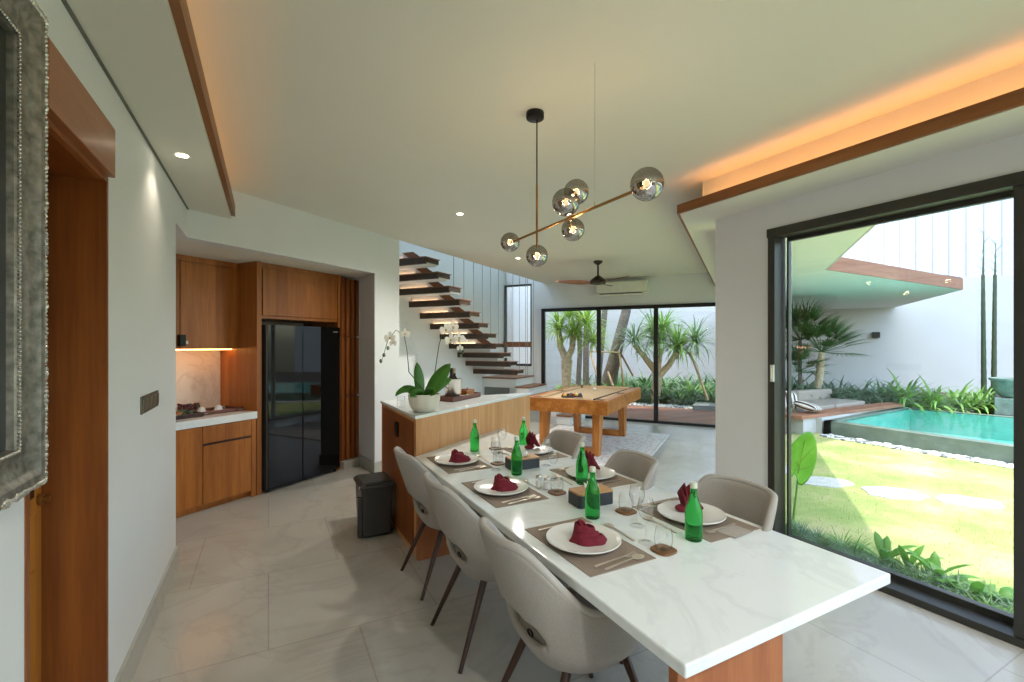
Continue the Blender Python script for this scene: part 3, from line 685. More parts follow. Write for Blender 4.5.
# tray with bucket
ty = thing('rectangular_tray', 'dark brown wooden tray on the island holding the ice bucket', 'tray', tuple(W(3.80, 2.47, 1.04)), BR)
m = M(); m.box((0, 0, .008), (.50, .18, .012))
for s_ in (-1, 1): m.box((0, s_*.085, .024), (.50, .012, .045)); m.box((s_*.243, 0, .024), (.014, .17, .045))
m.build('tray_body', TRAYW, ty, local=True, bevel=.003)
bk = thing('ice_bucket', 'steel ice bucket with dark handles standing on the brown tray', 'ice bucket', W(3.69, 2.47, 1.055))
bl = bk.location.copy()
m = M(); m.lathe([(.07, 0), (.075, .006), (.082, .175), (.087, .18), (.087, .187), (.079, .187), (.068, .02), (.0001, .015)], bl, 32); m.build('bucket_body', STEEL, bk, smooth=True)
for s_ in (-1, 1):
    m = M(); m.torus(bl+UU*.087*s_+Vector((0, 0, .125)), .02, .0045, rot=Matrix.Rotation(PI/2, 3, 'X')); m.build('handle', BLKM, bk, smooth=True)
def wine(loc, lab, h, rz):
    o = thing('wine_bottle', lab, 'bottle', loc)
    m = M(); m.lathe([(.03, 0), (.036, .004), (.036, .15), (.03, .175), (.014, .20), (.013, .255), (.0145, .256), (.0145, .27), (.0001, .27)], n=18); m.build('glass_body', plain('wine_glass_dark'+str(rz), '#1d1a12' if rz else '#2a2a1c', .12, 0, .1), o, smooth=True, local=True)
    m = M(); m.lathe([(.0152, .225), (.0152, .271), (.0001, .271)], n=16); m.build('foil', plain('foil%d' % rz, '#15120f' if rz else '#b9a888', .4, .3), o, smooth=True, local=True)
    return o
wine(bl+UU*-.03+Vector((0, 0, .018)), 'dark wine bottle with black neck leaning in the ice bucket', 1, 1)
wine(bl+UU*.035+VV*.01+Vector((0, 0, .012)), 'wine bottle with pale foil neck in the ice bucket', 1, 0)
wbx = thing('coaster_box', 'small open wooden box on the tray right of the ice bucket', 'box', W(3.93, 2.475, 1.055), BR)
m = M(); m.box((0, 0, .004), (.15, .1, .008))
for s_ in (-1, 1): m.box((0, s_*.047, .03), (.15, .007, .06)); m.box((s_*.072, 0, .03), (.007, .09, .06))
m.build('box_body', POOLL, wbx, local=True, bevel=.002)
m = M(); m.box((.02, 0, .064), (.09, .095, .008)); m.sphere((.02, 0, .073), .008, 8, 6); m.build('lid', TEAKD, wbx, local=True, bevel=.001)

# ================================================================== DINING TABLE
tb = thing('dining_table', 'long white marble dining table on orange teak panel legs', 'table', (1.45, 2.1, 0))
TA = Vector((.945, 3.352)); TB = Vector((1.968, 0)); TBy = TA.y + (1.968-.945)*UU.y/UU.x
m = M(); m.prism([(.942, .848), (1.972, .848), (1.972, TBy-.016), (.942, TA.y-.02)], .712, .75); m.build('tabletop', TOPM, tb, bevel=.006, bseg=3)
m = M(); m.bb(.955, 1.405, .885, .918, 0, .712); m.build('leg', TEAKD.copy() if False else wood('teak_table_leg', '#8a4a20', '#a9683a', '#9a582c', .4, scale=12), tb, bevel=.003)
m = M(); m.bb(.955, 1.395, 3.30, 3.34, 0, .712); m.build('leg', MAT['teak_table_leg'], tb, bevel=.002)
m = M(); m.bb(1.15, 1.25, .918, 3.30, .63, .712); m.build('underframe', MAT['teak_table_leg'], tb)

# ------------------------------------------------------------------ chairs
def make_chair(label, flat=24, span=58):
    t = thing('dining_chair', label, 'chair', (0, 0, 0), 0, 'upholstered chairs around the dining table')
    na, nz = 56, 16; A = math.radians(118)
    zb = .375
    def rim(a):
        a = abs(a); k = min(1, max(0, (a-math.radians(flat))/math.radians(span))); k = k*k*(3-2*k)
        return .868-.012*(a/A)**2-.245*k-.05*max(0, (a-math.radians(84))/math.radians(34))
    def pos(a, z):
        t_ = (z-zb)/(.875-zb)
        low = min(1, max(0, (z-zb)/.09)); tuck = .72+.28*math.sin(low*PI/2)
        rx = (.222+.175*max(0, t_-.12)**.95)*tuck; ry = (.240+.020*t_)*tuck
        ca, sa = math.cos(a), math.sin(a); e = .78
        x = -rx*(abs(ca)**e)*(1 if ca >= 0 else -1); y = ry*(abs(sa)**e)*(1 if sa >= 0 else -1)
        if ca < 0: x = .24*abs(ca)**.9*1.0*tuck
        return Vector((x, y, z))
    P = {}
    hole = lambda a, z: ((a/math.radians(33))**2+((z-.515-.006)/.058)**2)
    for i in range(na+1):
        a = -A+2*A*i/na
        for j in range(nz+1): P[i, j] = [a, zb+(rim(a)-zb)*(j/nz)**1.0]
    rem = set()
    for i in range(na):
        for j in range(nz):
            ca = (P[i, j][0]+P[i+1, j][0])/2; cz = (P[i, j][1]+P[i+1, j+1][1])/2
            if hole(ca, cz) < 1: rem.add((i, j))
    used = {}
    for i in range(na):
        for j in range(nz):
            for q in ((i, j), (i+1, j), (i+1, j+1), (i, j+1)): used.setdefault(q, set()).add((i, j) in rem)
    for q, s_ in used.items():
        if len(s_) == 2:
            a, z = P[q]; h = math.sqrt(hole(a, z)) or 1
            P[q] = [a/h, .521+(z-.521)/h]
    m = M(); idx = {}
    for i in range(na):
        for j in range(nz):
            if (i, j) in rem: continue
            f = []
            for q in ((i, j), (i+1, j), (i+1, j+1), (i, j+1)):
                if q not in idx: idx[q] = len(m.v); m.v.append(pos(*P[q]))
                f.append(idx[q])
            m.f.append(tuple(f)); m.mi.append(0)
    o = m.build('backrest_shell', FABRIC, t, local=True)
    for p in o.data.polygons: p.use_smooth = True
    solid(o, .034, 0); sub(o, 1)
    # rim piping
    pts = []
    for i in range(na+1):
        a = -A+2*A*i/na; pts.append(pos(a, rim(a)+.0))
    m = M(); m.tube(pts, .0155, 8); m.build('piping', PIPING, t, local=True, smooth=True)
    # seat cushion
    m = M(); pr = [(.0001, .385), (.90, .385), (.97, .41), (.97, .445), (.9, .465), (.5, .475), (.0001, .476)]
    vs = []; fs = []; n = 36
    for r, z in pr:
        for k in range(n):
            a = 2*PI*k/n; ca, sa = math.cos(a), math.sin(a)
            vs.append((.235*r*abs(ca)**.75*(1 if ca > 0 else -1)+.01, .225*r*abs(sa)**.75*(1 if sa > 0 else -1), z))
    for i in range(len(pr)-1):
        for k in range(n): fs.append((i*n+k, i*n+(k+1) % n, (i+1)*n+(k+1) % n, (i+1)*n+k))
    m.add(vs, fs); m.build('seat', FABRIC, t, local=True, smooth=True)
    m = M(); m.lathe([(.0001, .362), (.17, .362), (.18, .372), (.18, .386), (.0001, .386)], n=28); m.build('seat_base', BLKM, t, local=True, smooth=True)
    m = M(); m.torus((-.222, -.03, .478), .015, .004, rot=Matrix.Rotation(PI/2, 3, 'Y') @ Matrix.Diagonal((.65, 1.2, 1))); m.build('ring_pull', BLKM, t, local=True, smooth=True)
    for sx, sy in ((-1, 1), (-1, -1), (1, 1), (1, -1)):
        m = M(); m.tube([(sx*.13, sy*.14, .375), (-.29 if sx < 0 else .25, sy*.215, 0)], [.0185, .0105], 12); m.build('leg', WALNUT, t, local=True, smooth=True)
    return t
ch = make_chair('grey fabric dining chair nearest the camera on the left of the table')
ch.location = (1.10, 1.56, 0)
dup(ch, (1.10, 2.30, 0), 0, 'grey fabric dining chair in the middle on the left of the table')
dup(ch, (1.115, 3.01, 0), 0.03, 'grey fabric dining chair on the left of the table beside the black bin')
ch2 = make_chair('grey dining chair by the glass door, nearest the camera across the table', 42, 36); ch2.location = (1.765, 1.545, 0); ch2.rotation_euler = (0, 0, PI-.1)
dup(ch2, (1.72, 2.245, 0), PI-.2, 'grey dining chair in the middle on the far right side of the table')
dup(ch2, (1.75, 2.99, 0), PI-.05, 'grey dining chair across the table near the pool table leg')

# ------------------------------------------------------------------ table setting
TZ = .75
def plate_obj():
    m = M(); m.lathe([(.0001, .003), (.09, .003), (.12, .006), (.149, .019), (.153, .023), (.152, .027), (.144, .0235), (.115, .0125), (.0001, .0095)], n=48)
    return m.build('dinner_plate', CERAM, smooth=True)
def roll_napkin():
    t = thing('folded_napkin', '', 'napkin')
    def shell(R, h, a0, a1, tilt, ox, oy, zt, nm):
        m = M(); vs = []; fs = []; na, nz = 22, 8
        for i in range(na+1):
            a = a0+(a1-a0)*i/na; tt = i/na
            for j in range(nz+1):
                s_ = j/nz
                r = R*(1-.30*s_+.05*math.sin(6*a+s_*2))
                z = h*(s_)*(.72+.28*math.sin(PI*min(1, tt*1.05+.05)))
                x = r*math.cos(a)*1.2+ox; y = r*math.sin(a)*.9+oy+tilt*z
                vs.append((x, y, z+zt))
        for i in range(na):
            for j in range(nz): q = i*(nz+1)+j; fs.append((q, q+nz+1, q+nz+2, q+1))
        m.add(vs, fs); o = m.build(nm, NAPK, t, local=True, smooth=True); solid(o, .006, 0); sub(o, 1)
    shell(.052, .036, -2.9, 1.3, 0, 0, 0, .0, 'fold'); shell(.041, .050, -1.2, 3.0, .1, -.004, .004, .0, 'fold')
    shell(.029, .062, .6, 5.4, .1, -.010, .008, .0, 'fold'); shell(.058, .026, -2.4, 1.6, 0, .010, -.006, 0, 'fold'); shell(.015, .070, 0, 5.8, .1, -.010, .008, .0, 'fold')
    m = M(); m.sphere((0, 0, .022), .036, 14, 8, (1.15, .85, .75)); o = m.build('core', NAPK, t, local=True, smooth=True)
    return t
def fan_napkin():
    t = thing('fan_napkin', '', 'napkin')
    for k, (a, ln) in enumerate(((-.75, .085), (-.45, .10), (-.15, .105), (.12, .11), (.4, .095))):
        m = M(); q = Matrix.Rotation(a, 3, 'X')
        vs = [q @ Vector(p) for p in ((-.018, -.008, 0), (.018, -.008, 0), (.026, 0, ln*.72), (.004, .006, ln*.98), (-.024, 0, ln*.72), (0, .016, ln*.35))]
        vs = [v_+Vector((0, k*.006, .004)) for v_ in vs]
        m.add(vs, [(0, 1, 5), (1, 2, 5), (2, 3, 5), (3, 4, 5), (4, 0, 5)]); o = m.build('pleat', NAPK, t, local=True, smooth=True); solid(o, .005, 0)
    m = M(); m.quadbar((0, .02, .02), (0, .03, .085), (.02, .028), (.03, .022)); m.quadbar((0, .03, .08), (0, -.075+.14, .03), (.03, .02), (.036, .016)); m.quadbar((0, .06, .034), (0, .085, .008), (.036, .018), (.03, .012))
    o = m.build('tail_fold', NAPK, t, local=True, smooth=True, bevel=.005)
    m = M(); m.sphere((0, .01, .014), .022, 12, 8, (1.1, 1.6, .65)); m.build('knot', NAPK, t, local=True, smooth=True)
    return t
def cutlery(kind):
    m = M(); z = .003
    m.quadbar((-.10, 0, z), (-.02, 0, z+.003), (.012, .003), (.006, .003)); m.quadbar((-.02, 0, z+.003), (.045, 0, z+.004), (.006, .003), (.006, .003))
    if kind == 'spoon':
        m.lathe([(.0001, 0), (.012, .001), (.019, .005), (.018, .006), (.010, .003), (.0001, .002)], (.072, 0, z-.002), 18, 1.5)
    elif kind == 'fork':
        m.quadbar((.045, 0, z+.004), (.065, 0, z), (.008, .003), (.024, .002))
        for k in range(4): m.quadbar((.064, -.0095+k*.0063, z), (.105, -.0095+k*.0063, z+.006), (.0038, .002), (.002, .0015))
    else:
        m.add([(.045, -.006, z), (.125, -.004, z), (.13, .008, z), (.11, .012, z), (.045, .008, z), (.045, -.006, z+.002), (.125, -.004, z+.001), (.13, .008, z+.001), (.11, .012, z+.0015), (.045, .008, z+.002)],
              [(4,3,2,1,0), (5,6,7,8,9), (0,1,6,5), (1,2,7,6), (2,3,8,7), (3,4,9,8), (4,0,5,9)])
    return m.build('dinner_'+kind, PEWTER, smooth=40)
def clone(o, loc, rz=0, label=None):
    c = o.copy(); COL.objects.link(c); c.location = loc; c.rotation_euler = (0, 0, rz)
    if label: c['label'] = label
    return c
spots = [('left', 0, (1.158, 1.56)), ('left', 1, (1.163, 2.335)), ('left', 2, (1.165, 3.03)),
         ('right', 0, (1.775, 1.56)), ('right', 1, (1.775, 2.335)), ('right', 2, (1.775, 3.05))]
WHERE = {('left', 0): 'on the left side nearest the camera', ('left', 1): 'in the middle of the left side', ('left', 2): 'on the left side nearest the island',
         ('right', 0): 'on the window side nearest the camera', ('right', 1): 'in the middle of the window side', ('right', 2): 'on the window side nearest the island'}
first = {}
def put(kind, make, loc, rz, label, cat, group):
    if kind not in first:
        o = make(); first[kind] = o; o.location = loc; o.rotation_euler = (0, 0, rz); tag(o, label, cat, group); return o
    o = first[kind]
    return dup(o, loc, rz, label)
def mat_obj():
    m = M(); m.box((0, 0, .0015), (.31, .475, .003)); return m.build('placemat', MATB)
for side, k, (x, y) in spots:
    s_ = 1 if side == 'left' else -1; w = WHERE[side, k]; rz = 0 if s_ == 1 else PI
    put('mat', mat_obj, (x, y, TZ), rz, 'taupe woven placemat '+w, 'placemat', 'woven placemats on the dining table')
    px_ = x-.012*s_ if side == 'left' else x-.005
    put('plate', plate_obj, (px_, y+.0, TZ+.003), 0, 'white dinner plate '+w, 'plate', 'white dinner plates on the dining table')
    zt = TZ+.014
    if side == 'left': put('roll', roll_napkin, (px_+.01, y+.0, zt), -YAW+.15*k, 'burgundy napkin folded like a rose on the plate '+w, 'napkin', 'rose folded napkins').scale = (1.1,)*3
    else: put('fan', fan_napkin, (px_-.01, y+.05, zt), -1.9+.25*k, 'burgundy napkin folded as a fan on the plate '+w, 'napkin', 'fan folded napkins').scale = (1.25,)*3
    zc = TZ+.003
    if side == 'left':
        put('fork', lambda: cutlery('fork'), (x+.0, y-.185, zc), .05, 'pewter dinner fork beside the plate '+w, 'fork', 'dinner forks')
        put('spoon', lambda: cutlery('spoon'), (x+.02, y-.215, zc), .1, 'pewter dinner spoon beside the plate '+w, 'spoon', 'dinner spoons')
        put('knife', lambda: cutlery('knife'), (x-.01, y+.19, zc), 0, 'pewter knife on the far placemat edge '+w, 'knife', 'dinner knives')
        put('dess', lambda: cutlery('spoon'), (x+.195, y+.02, TZ), PI/2-.05, 'small pewter spoon lying above the plate '+w, 'spoon', 'dessert spoons')
    else:
        put('fork', None, (x, y-.165, zc), PI+.08, 'pewter dinner fork beside the plate '+w, 'fork', None)
        put('spoon', None, (x-.02, y+.205, zc), PI, 'pewter dinner spoon beside the plate '+w, 'spoon', None)
        put('knife', None, (x, y+.175, zc), PI-.1, 'pewter dinner knife beside the plate '+w, 'knife', None)
        put('dess', None, (x-.205, y+.0, TZ), PI/2-.05, 'small pewter spoon lying above the plate '+w, 'spoon', None)
# side napkin/paper on window side
o = M().box((0, 0, .001), (.13, .10, .002)).build('paper_slip', plain('taupe_paper', '#a39a90', .9)); o.location = (1.80, 1.355, TZ+.0032); o.rotation_euler = (0, 0, .1); tag(o, 'taupe folded paper slip under the fork on the window side nearest the camera', 'paper')
# green bottles
def bottle():
    t = thing('water_bottle', '', 'bottle')
    m = M(); m.lathe([(.0001, 0), (.031, 0), (.0345, .004), (.0355, .02), (.0355, .105), (.033, .13), (.0215, .165), (.0135, .19), (.0125, .225), (.0135, .226), (.0135, .232), (.0001, .232)], n=28)
    m.build('glass_body', GREENG, t, local=True, smooth=True)
    m = M(); m.lathe([(.0142, .217), (.0148, .218), (.0148, .238), (.013, .2405), (.0001, .2405)], n=20); m.build('cap', plain('pale_cap', '#c9cdb9', .5), t, local=True, smooth=True)
    return t
for (px, py), lab in (((474.7, 451), 'green glass water bottle at the plate nearest the island'), ((516.7, 474.5), 'green glass water bottle in front of the slate box by the middle left plate'),
                      ((523.5, 447.5), 'green glass water bottle behind the far slate tissue box'), ((582, 483.5), 'green glass water bottle just behind the near slate box'),
                      ((592.5, 517.5), 'green glass water bottle in front of the near slate box'), ((693.7, 539.5), 'green glass water bottle beside the plate on the window side')):
    put('bottle', bottle, onz(px, py, TZ), 0, lab, 'bottle', 'green water bottles on the dining table')
# slate tissue boxes
def sbox():
    t = thing('tissue_box', '', 'tissue box')
    def oct_(a, b, c): return [(-a, -b+c), (-a+c, -b), (a-c, -b), (a, -b+c), (a, b-c), (a-c, b), (-a+c, b), (-a, b-c)]
    m = M(); m.prism(oct_(.105, .062, .014), 0, .062); m.build('box_body', DARKBOX, t, local=True, bevel=.002)
    m = M(); m.prism(oct_(.104, .061, .014), .0625, .071); m.build('lid', BOXLID, t, local=True, bevel=.001)
    m = M(); rr = random.Random(1)
    for k in range(3):
        a = -.5+k*.5; vs = []
        for i in range(7):
            x = -.03+.01*i; vs += [(x, .008*math.sin(i*1.3+k), .071), (x*1.2+.01*math.cos(k), .02*math.sin(i*1.1+k*2)+.01*(k-1), .095+.012*math.sin(i*2+k))]
        m.add(vs, [(2*i, 2*i+2, 2*i+3, 2*i+1) for i in range(6)])
    o = m.build('tissue', PAPER, t, local=True, smooth=True); solid(o, .0015, 0)
    return t
put('sbox', sbox, (1.475, 1.945, TZ), -.06, 'slate box with wooden lid and tissue, nearer the camera', 'tissue box', 'slate tissue boxes')
put('sbox', sbox, (1.50, 2.72, TZ), -.02, 'slate box with wooden lid and tissue, nearer the island', 'tissue box', 'slate tissue boxes')
# glasses
def wineglass():
    m = M(); m.lathe([(.0001, .0015), (.033, .0015), (.034, .003), (.008, .006), (.0038, .012), (.0036, .085), (.009, .095), (.026, .112), (.034, .135), (.034, .155), (.027, .185), (.0262, .185), (.033, .155), (.033, .136), (.025, .114), (.006, .098), (.0001, .096)], n=28)
    return m.build('wine_glass', GLASS, smooth=True)
def tumbler():
    m = M(); m.lathe([(.0001, .0015), (.024, .0015), (.033, .012), (.036, .035), (.034, .06), (.029, .085), (.028, .085), (.033, .06), (.0345, .036), (.031, .014), (.022, .006), (.0001, .006)], n=28)
    return m.build('water_tumbler', GLASS, smooth=True)
def coaster():
    m = M(); a = .045; pts = []
    for k in range(20):
        t_ = 2*PI*k/20; ca, sa = math.cos(t_), math.sin(t_); pts.append((a*abs(ca)**.6*(1 if ca > 0 else -1), a*abs(sa)**.6*(1 if sa > 0 else -1)))
    m.prism(pts, 0, .009); return m.build('coaster', CORK, bevel=.002)
cs = [((663.5, 551), 'brown wooden coaster under the tumbler nearest the camera'), ((626, 512), 'brown wooden coaster behind the wine glasses at the near end'), ((557, 493), 'brown wooden coaster beside the salt shaker'),
      ((498, 464), 'brown wooden coaster left of the far slate box'), ((587, 470), 'brown wooden coaster behind the near slate box'), ((495.5, 449), 'brown wooden coaster nearest the island')]
for (px, py), lab in cs:
    p = onz(px, py, TZ); put('coaster', coaster, p, .1, lab, 'coaster', 'wooden coasters')
    put('tumbler', tumbler, p+Vector((0, 0, .009)), 0, 'clear stemless tumbler on the '+lab[6:], 'glass', 'stemless tumblers')
for (px, py), lab in (((646, 543), 'clear wine glass in front, at the near end of the table'), ((637, 526), 'clear wine glass behind the front one at the near end'), ((553, 480), 'clear wine glass behind the salt shaker'),
                      ((496, 470), 'clear wine glass by the plate nearest the island'), ((546, 466), 'clear wine glass right of the far slate box'), ((502, 453), 'clear wine glass farthest from the camera near the island')):
    put('wglass', wineglass, onz(px, py, TZ), 0, lab, 'wine glass', 'wine glasses on the dining table')
def shaker():
    t = thing('salt_shaker', '', 'shaker')
    m = M(); m.lathe([(.0001, 0), (.021, 0), (.022, .01), (.018, .055), (.017, .055), (.0001, .055)], n=18); m.build('glass_body', GLASS, t, local=True, smooth=True)
    m = M(); m.lathe([(.0001, .003), (.018, .003), (.0165, .04), (.0001, .04)], n=16); m.build('salt', PAPER, t, local=True, smooth=True)
    m = M(); m.lathe([(.0185, .053), (.0185, .064), (.012, .072), (.0001, .073)], n=16); m.build('cap', STEEL, t, local=True, smooth=True); return t
put('shaker', shaker, onz(539, 487, TZ), 0, 'small salt shaker with steel cap beside the middle left plate', 'shaker', 'salt and pepper shakers')
put('shaker', shaker, onz(547, 489, TZ), 0, 'small shaker with steel cap right beside its twin, nearer the tumbler', 'shaker', None)

# ================================================================== BIN
bn = thing('pedal_bin', 'black plastic pedal bin on the floor against the island end', 'bin', (.79, 3.98, 0), .0)
def taper(m, c, d0, d1, z0, z1):
    vs = [(c[0]+sx*d[0]/2, c[1]+sy*d[1]/2, z) for z, d in ((z0, d0), (z1, d1)) for sx, sy in ((-1, -1), (1, -1), (1, 1), (-1, 1))]
    m.add(vs, [(3,2,1,0), (4,5,6,7), (0,1,5,4), (1,2,6,5), (2,3,7,6), (3,0,4,7)])
m = M(); taper(m, (.785, 4.0), (.23, .28), (.255, .32), 0.01, .41); m.build('bin_body', PLASTB, bn, bevel=.02, bseg=4)
m = M(); taper(m, (.785, 4.0), (.285, .35), (.28, .34), .405, .435); taper(m, (.785, 4.0), (.275, .335), (.23, .29), .435, .452); m.build('lid', PLASTB, bn, bevel=.012, bseg=3)
m = M(); m.bb(.632, .668, 3.86, 3.90, .02, .34); m.build('lever', FSIDE, bn, bevel=.005)
m = M(); m.bb(.641, .652, 3.84, 3.865, .41, .43); m.build('hinge_badge', STEEL, bn, bevel=.003)

# ================================================================== PENDANT LAMP
LX = 1.39; LZ = 2.226
pl = thing('pendant_lamp', 'brass branching pendant lamp with six smoked glass globes over the table', 'pendant lamp', (LX, 2.313, HCEIL))
m = M(); m.lathe([(.0001, 0), (.05, 0), (.052, -.004), (.052, -.036), (.048, -.04), (.0001, -.04)], (1.378, 2.345, HCEIL), 28); m.build('canopy', BLKM, pl, smooth=True)
m = M(); m.tube([(LX, 2.345, HCEIL-.03), (LX, 2.345, 2.50)], .004, 8); m.build('cord', BLKM, pl, smooth=True)
m = M(); m.tube([(LX, 2.345, 2.50), (LX, 2.345, LZ)], .0065, 10); m.build('rod', BRASS, pl, smooth=True)
m = M(); m.tube([(LX, 1.80, HCEIL), (LX, 1.80, LZ+.01)], .0012, 6); m.lathe([(.004, 0), (.004, .02), (.002, .022)], (LX, 1.80, LZ+.004), 8); m.build('wire', STEEL, pl, smooth=True)
m = M(); m.tube([(LX, 2.66, LZ), (LX, 1.47, LZ)], .0075, 12); m.tube([(LX, 2.345, LZ), (LX, 2.345, 2.13)], .006, 8)
m.tube([(LX, 1.99, LZ), (LX-.045, 1.98, 2.293)], .005, 8); m.tube([(LX, 2.03, LZ), (LX+.055, 2.03, 2.375)], .005, 8); m.tube([(LX, 2.01, LZ), (LX+.02, 2.01, 2.168)], .005, 8)
m.build('arm', BRASS, pl, smooth=True)
globes = [((LX, 2.685, LZ+.004), .062), ((LX, 2.345, 2.085), .064), ((LX-.045, 1.98, 2.293), .070), ((LX+.055, 2.03, 2.375), .066), ((LX+.02, 2.01, 2.168), .060), ((LX, 1.452, LZ+.006), .068)]
for c_, r_ in globes:
    g_ = M().sphere(c_, r_, 32, 20).build('globe', SMOKE, pl, smooth=True)
    m = M(); m.lathe([(.0001, -.012), (.008, -.01), (.011, 0), (.009, .014), (.0001, .018)], c_, 12); m.build('bulb', BULB, g_, smooth=True)
    l_ = bpy.data.lights.new('bulb_light', 'POINT'); l_.energy = 1.5; l_.color = (1, .72, .42); l_.shadow_soft_size = .02
    lo = bpy.data.objects.new('bulb_light', l_); COL.objects.link(lo); lo.location = c_

# downlights
def downlight():
    t = thing('downlight', '', 'downlight')
    m = M(); m.lathe([(.028, 0), (.042, -.003), (.043, 0), (.04, .001), (.028, .001)], n=24); m.build('trim_ring', WPLAST, t, local=True, smooth=True)
    m = M(); m.lathe([(.0001, -.002), (.03, -.002), (.03, -.0005), (.0001, -.0005)], n=20); m.build('lens', DLIGHT, t, local=True)
    return t
DL = [((-.442, 3.27, HSOF), 'small round downlight in the left dropped ceiling strip'), (tuple(onz(460, 214, HCEIL)), 'small round downlight in the main ceiling left of the pendant lamp'),
      (tuple(W(6.6, 3.2, HCEIL)), 'small round downlight in the ceiling above the pool table near the stairs')]
for (p, lab) in DL:
    o = put('dl', downlight, p, 0, lab, 'downlight', 'recessed downlights')
def spot(p, e, size=2.2, col=(1, .86, .68)):
    l_ = bpy.data.lights.new('spot', 'SPOT'); l_.energy = e; l_.color = col; l_.spot_size = size; l_.spot_blend = .6; l_.shadow_soft_size = .04
    o = bpy.data.objects.new('spot', l_); COL.objects.link(o); o.location = p; return o
spot((-.442, 3.27, HSOF-.01), 4, 2.0)
spot(tuple(onz(460, 214, HCEIL-.012)), 60, 2.7, (1, .95, .88)); spot(tuple(W(6.6, 3.2, HCEIL-.012)), 120, 2.7, (1, .95, .88))

# ================================================================== CEILING FAN
FP = Vector((4.751, 6.069, HCEIL))
fn = thing('ceiling_fan', 'dark bronze ceiling fan with reddish wooden blades over the pool table', 'ceiling fan', FP)
BRZ = plain('dark_bronze', '#3e352b', .35, .6)
m = M(); m.lathe([(.0001, 0), (.075, 0), (.07, -.03), (.03, -.06), (.014, -.065), (.014, -.06-.17), (.03, -.24), (.06, -.26), (.12, -.31), (.135, -.34), (.12, -.375), (.0001, -.385)], FP, 28); m.build('motor', BRZ, fn, smooth=True)
BLD = wood('fan_blade_wood', '#80503c', '#a87560', '#966450', .4)
for k, a in enumerate((math.radians(152), math.radians(32), math.radians(-88))):
    m = M(); vs = []; nseg = 10
    ax = a-YAW*0
    for i in range(nseg+1):
        t_ = i/nseg; r = .09+.60*t_; w_ = .05+.13*math.sin(PI*min(1, t_*1.02)**.8)*(1 if t_ < .95 else .6); tw = math.radians(16)*(1-.4*t_)
        for s_ in (-1, 1):
            off_ = s_*w_/2
            vs.append(FP+Vector((math.cos(ax)*r-math.sin(ax)*off_*math.cos(tw), math.sin(ax)*r+math.cos(ax)*off_*math.cos(tw), -.355+off_*math.sin(tw)+.02*t_)))
    m.add(vs, [(2*i, 2*i+1, 2*i+3, 2*i+2) for i in range(nseg)]); o = m.build('blade', BLD, fn, smooth=True); solid(o, .008, 0)
# air conditioner
ac = thing('air_conditioner', 'cream wall mounted air conditioner above the far sliding doors', 'air conditioner', W(UF-.1, 2.2, 2.56))
m = M(); m.uvb(UF-.21, UF, 1.72, 2.76, 2.60, 2.84); m.build('housing', WPLAST, ac, bevel=.03, bseg=4)
m = M(); m.uvb(UF-.19, UF-.05, 1.78, 2.72, 2.56, 2.60); m.build('flap', WPLAST, ac, bevel=.01)
m = M(); m.uvb(UF-.205, UF-.15, 1.82, 2.68, 2.585, 2.60); m.build('air_slot', BLKM, ac)

# ================================================================== STAIRS
RI, RUN = .1744, .293
VE, VL = 4.02, 5.018
st = thing('staircase', 'floating staircase with dark treads and thin rods rising to the left', 'staircase', W(8, 4.5, 0))
u8 = 7.35
LEDS = emit('stair_led', '#ffd0a0', 5)
for n in range(6, 17):                                  # step number; 9 is at eye height
    ua = u8+(9-n)*RUN; zt = n*RI+.012
    m = M(); m.uvb(ua, ua+.045, VE, VL, zt-.10, zt-.012); m.uvb(ua, ua+.33, VE, VE+.02, zt-.075, zt-.012)
    tr_ = m.build('tread', TREADD, st, bevel=.003)
    m = M(); m.uvb(ua-.01, ua+.34, VE-.02, VL, zt-.012, zt); m.build('nosing', TREADB, tr_, bevel=.002)
    m = M(); m.uvb(ua+.045, ua+.33, VE+.03, VL, zt-.098, zt-.02); m.build('soffit', WALL, tr_)
    m = M(); m.uvb(ua+.055, ua+.075, VE+.30, VL, zt-.0, zt+RI-.1); m.build('riser', WALL, st)
    if n > 8:
        m = M(); m.add([W(ua+.05, VE+.30, zt), W(ua+.05, VE+.10, zt), W(ua+.05, VE+.24, zt+RI-.085), W(ua+.05, VE+.44, zt+RI-.085),
                        W(ua+.035, VE+.30, zt), W(ua+.035, VE+.10, zt), W(ua+.035, VE+.24, zt+RI-.085), W(ua+.035, VE+.44, zt+RI-.085)],
                       [(0,1,2,3), (7,6,5,4), (0,4,5,1), (1,5,6,2), (2,6,7,3), (3,7,4,0)]); m.build('bracket', TREADB, st)
        m = M(); m.uvb(ua+.032, ua+.042, VE+.44, VL-.04, zt+.0005, zt+.004); m.build('led_strip', LEDS, st)
for n in range(5, 15):
    ua = u8+(9-n)*RUN+.14; m = M(); m.tube([W(ua, VE+.005, n*RI if n > 5 else .9), W(ua, VE+.005, HCEIL+.02)], .0045, 6); m.build('rod', RODM, st, smooth=True)
    ua += .0
for uu_ in (8.75, 9.05): m = M(); m.tube([W(uu_, VE+.005, .88), W(uu_, VE+.005, HCEIL+.02)], .0045, 6); m.build('rod', RODM, st, smooth=True)
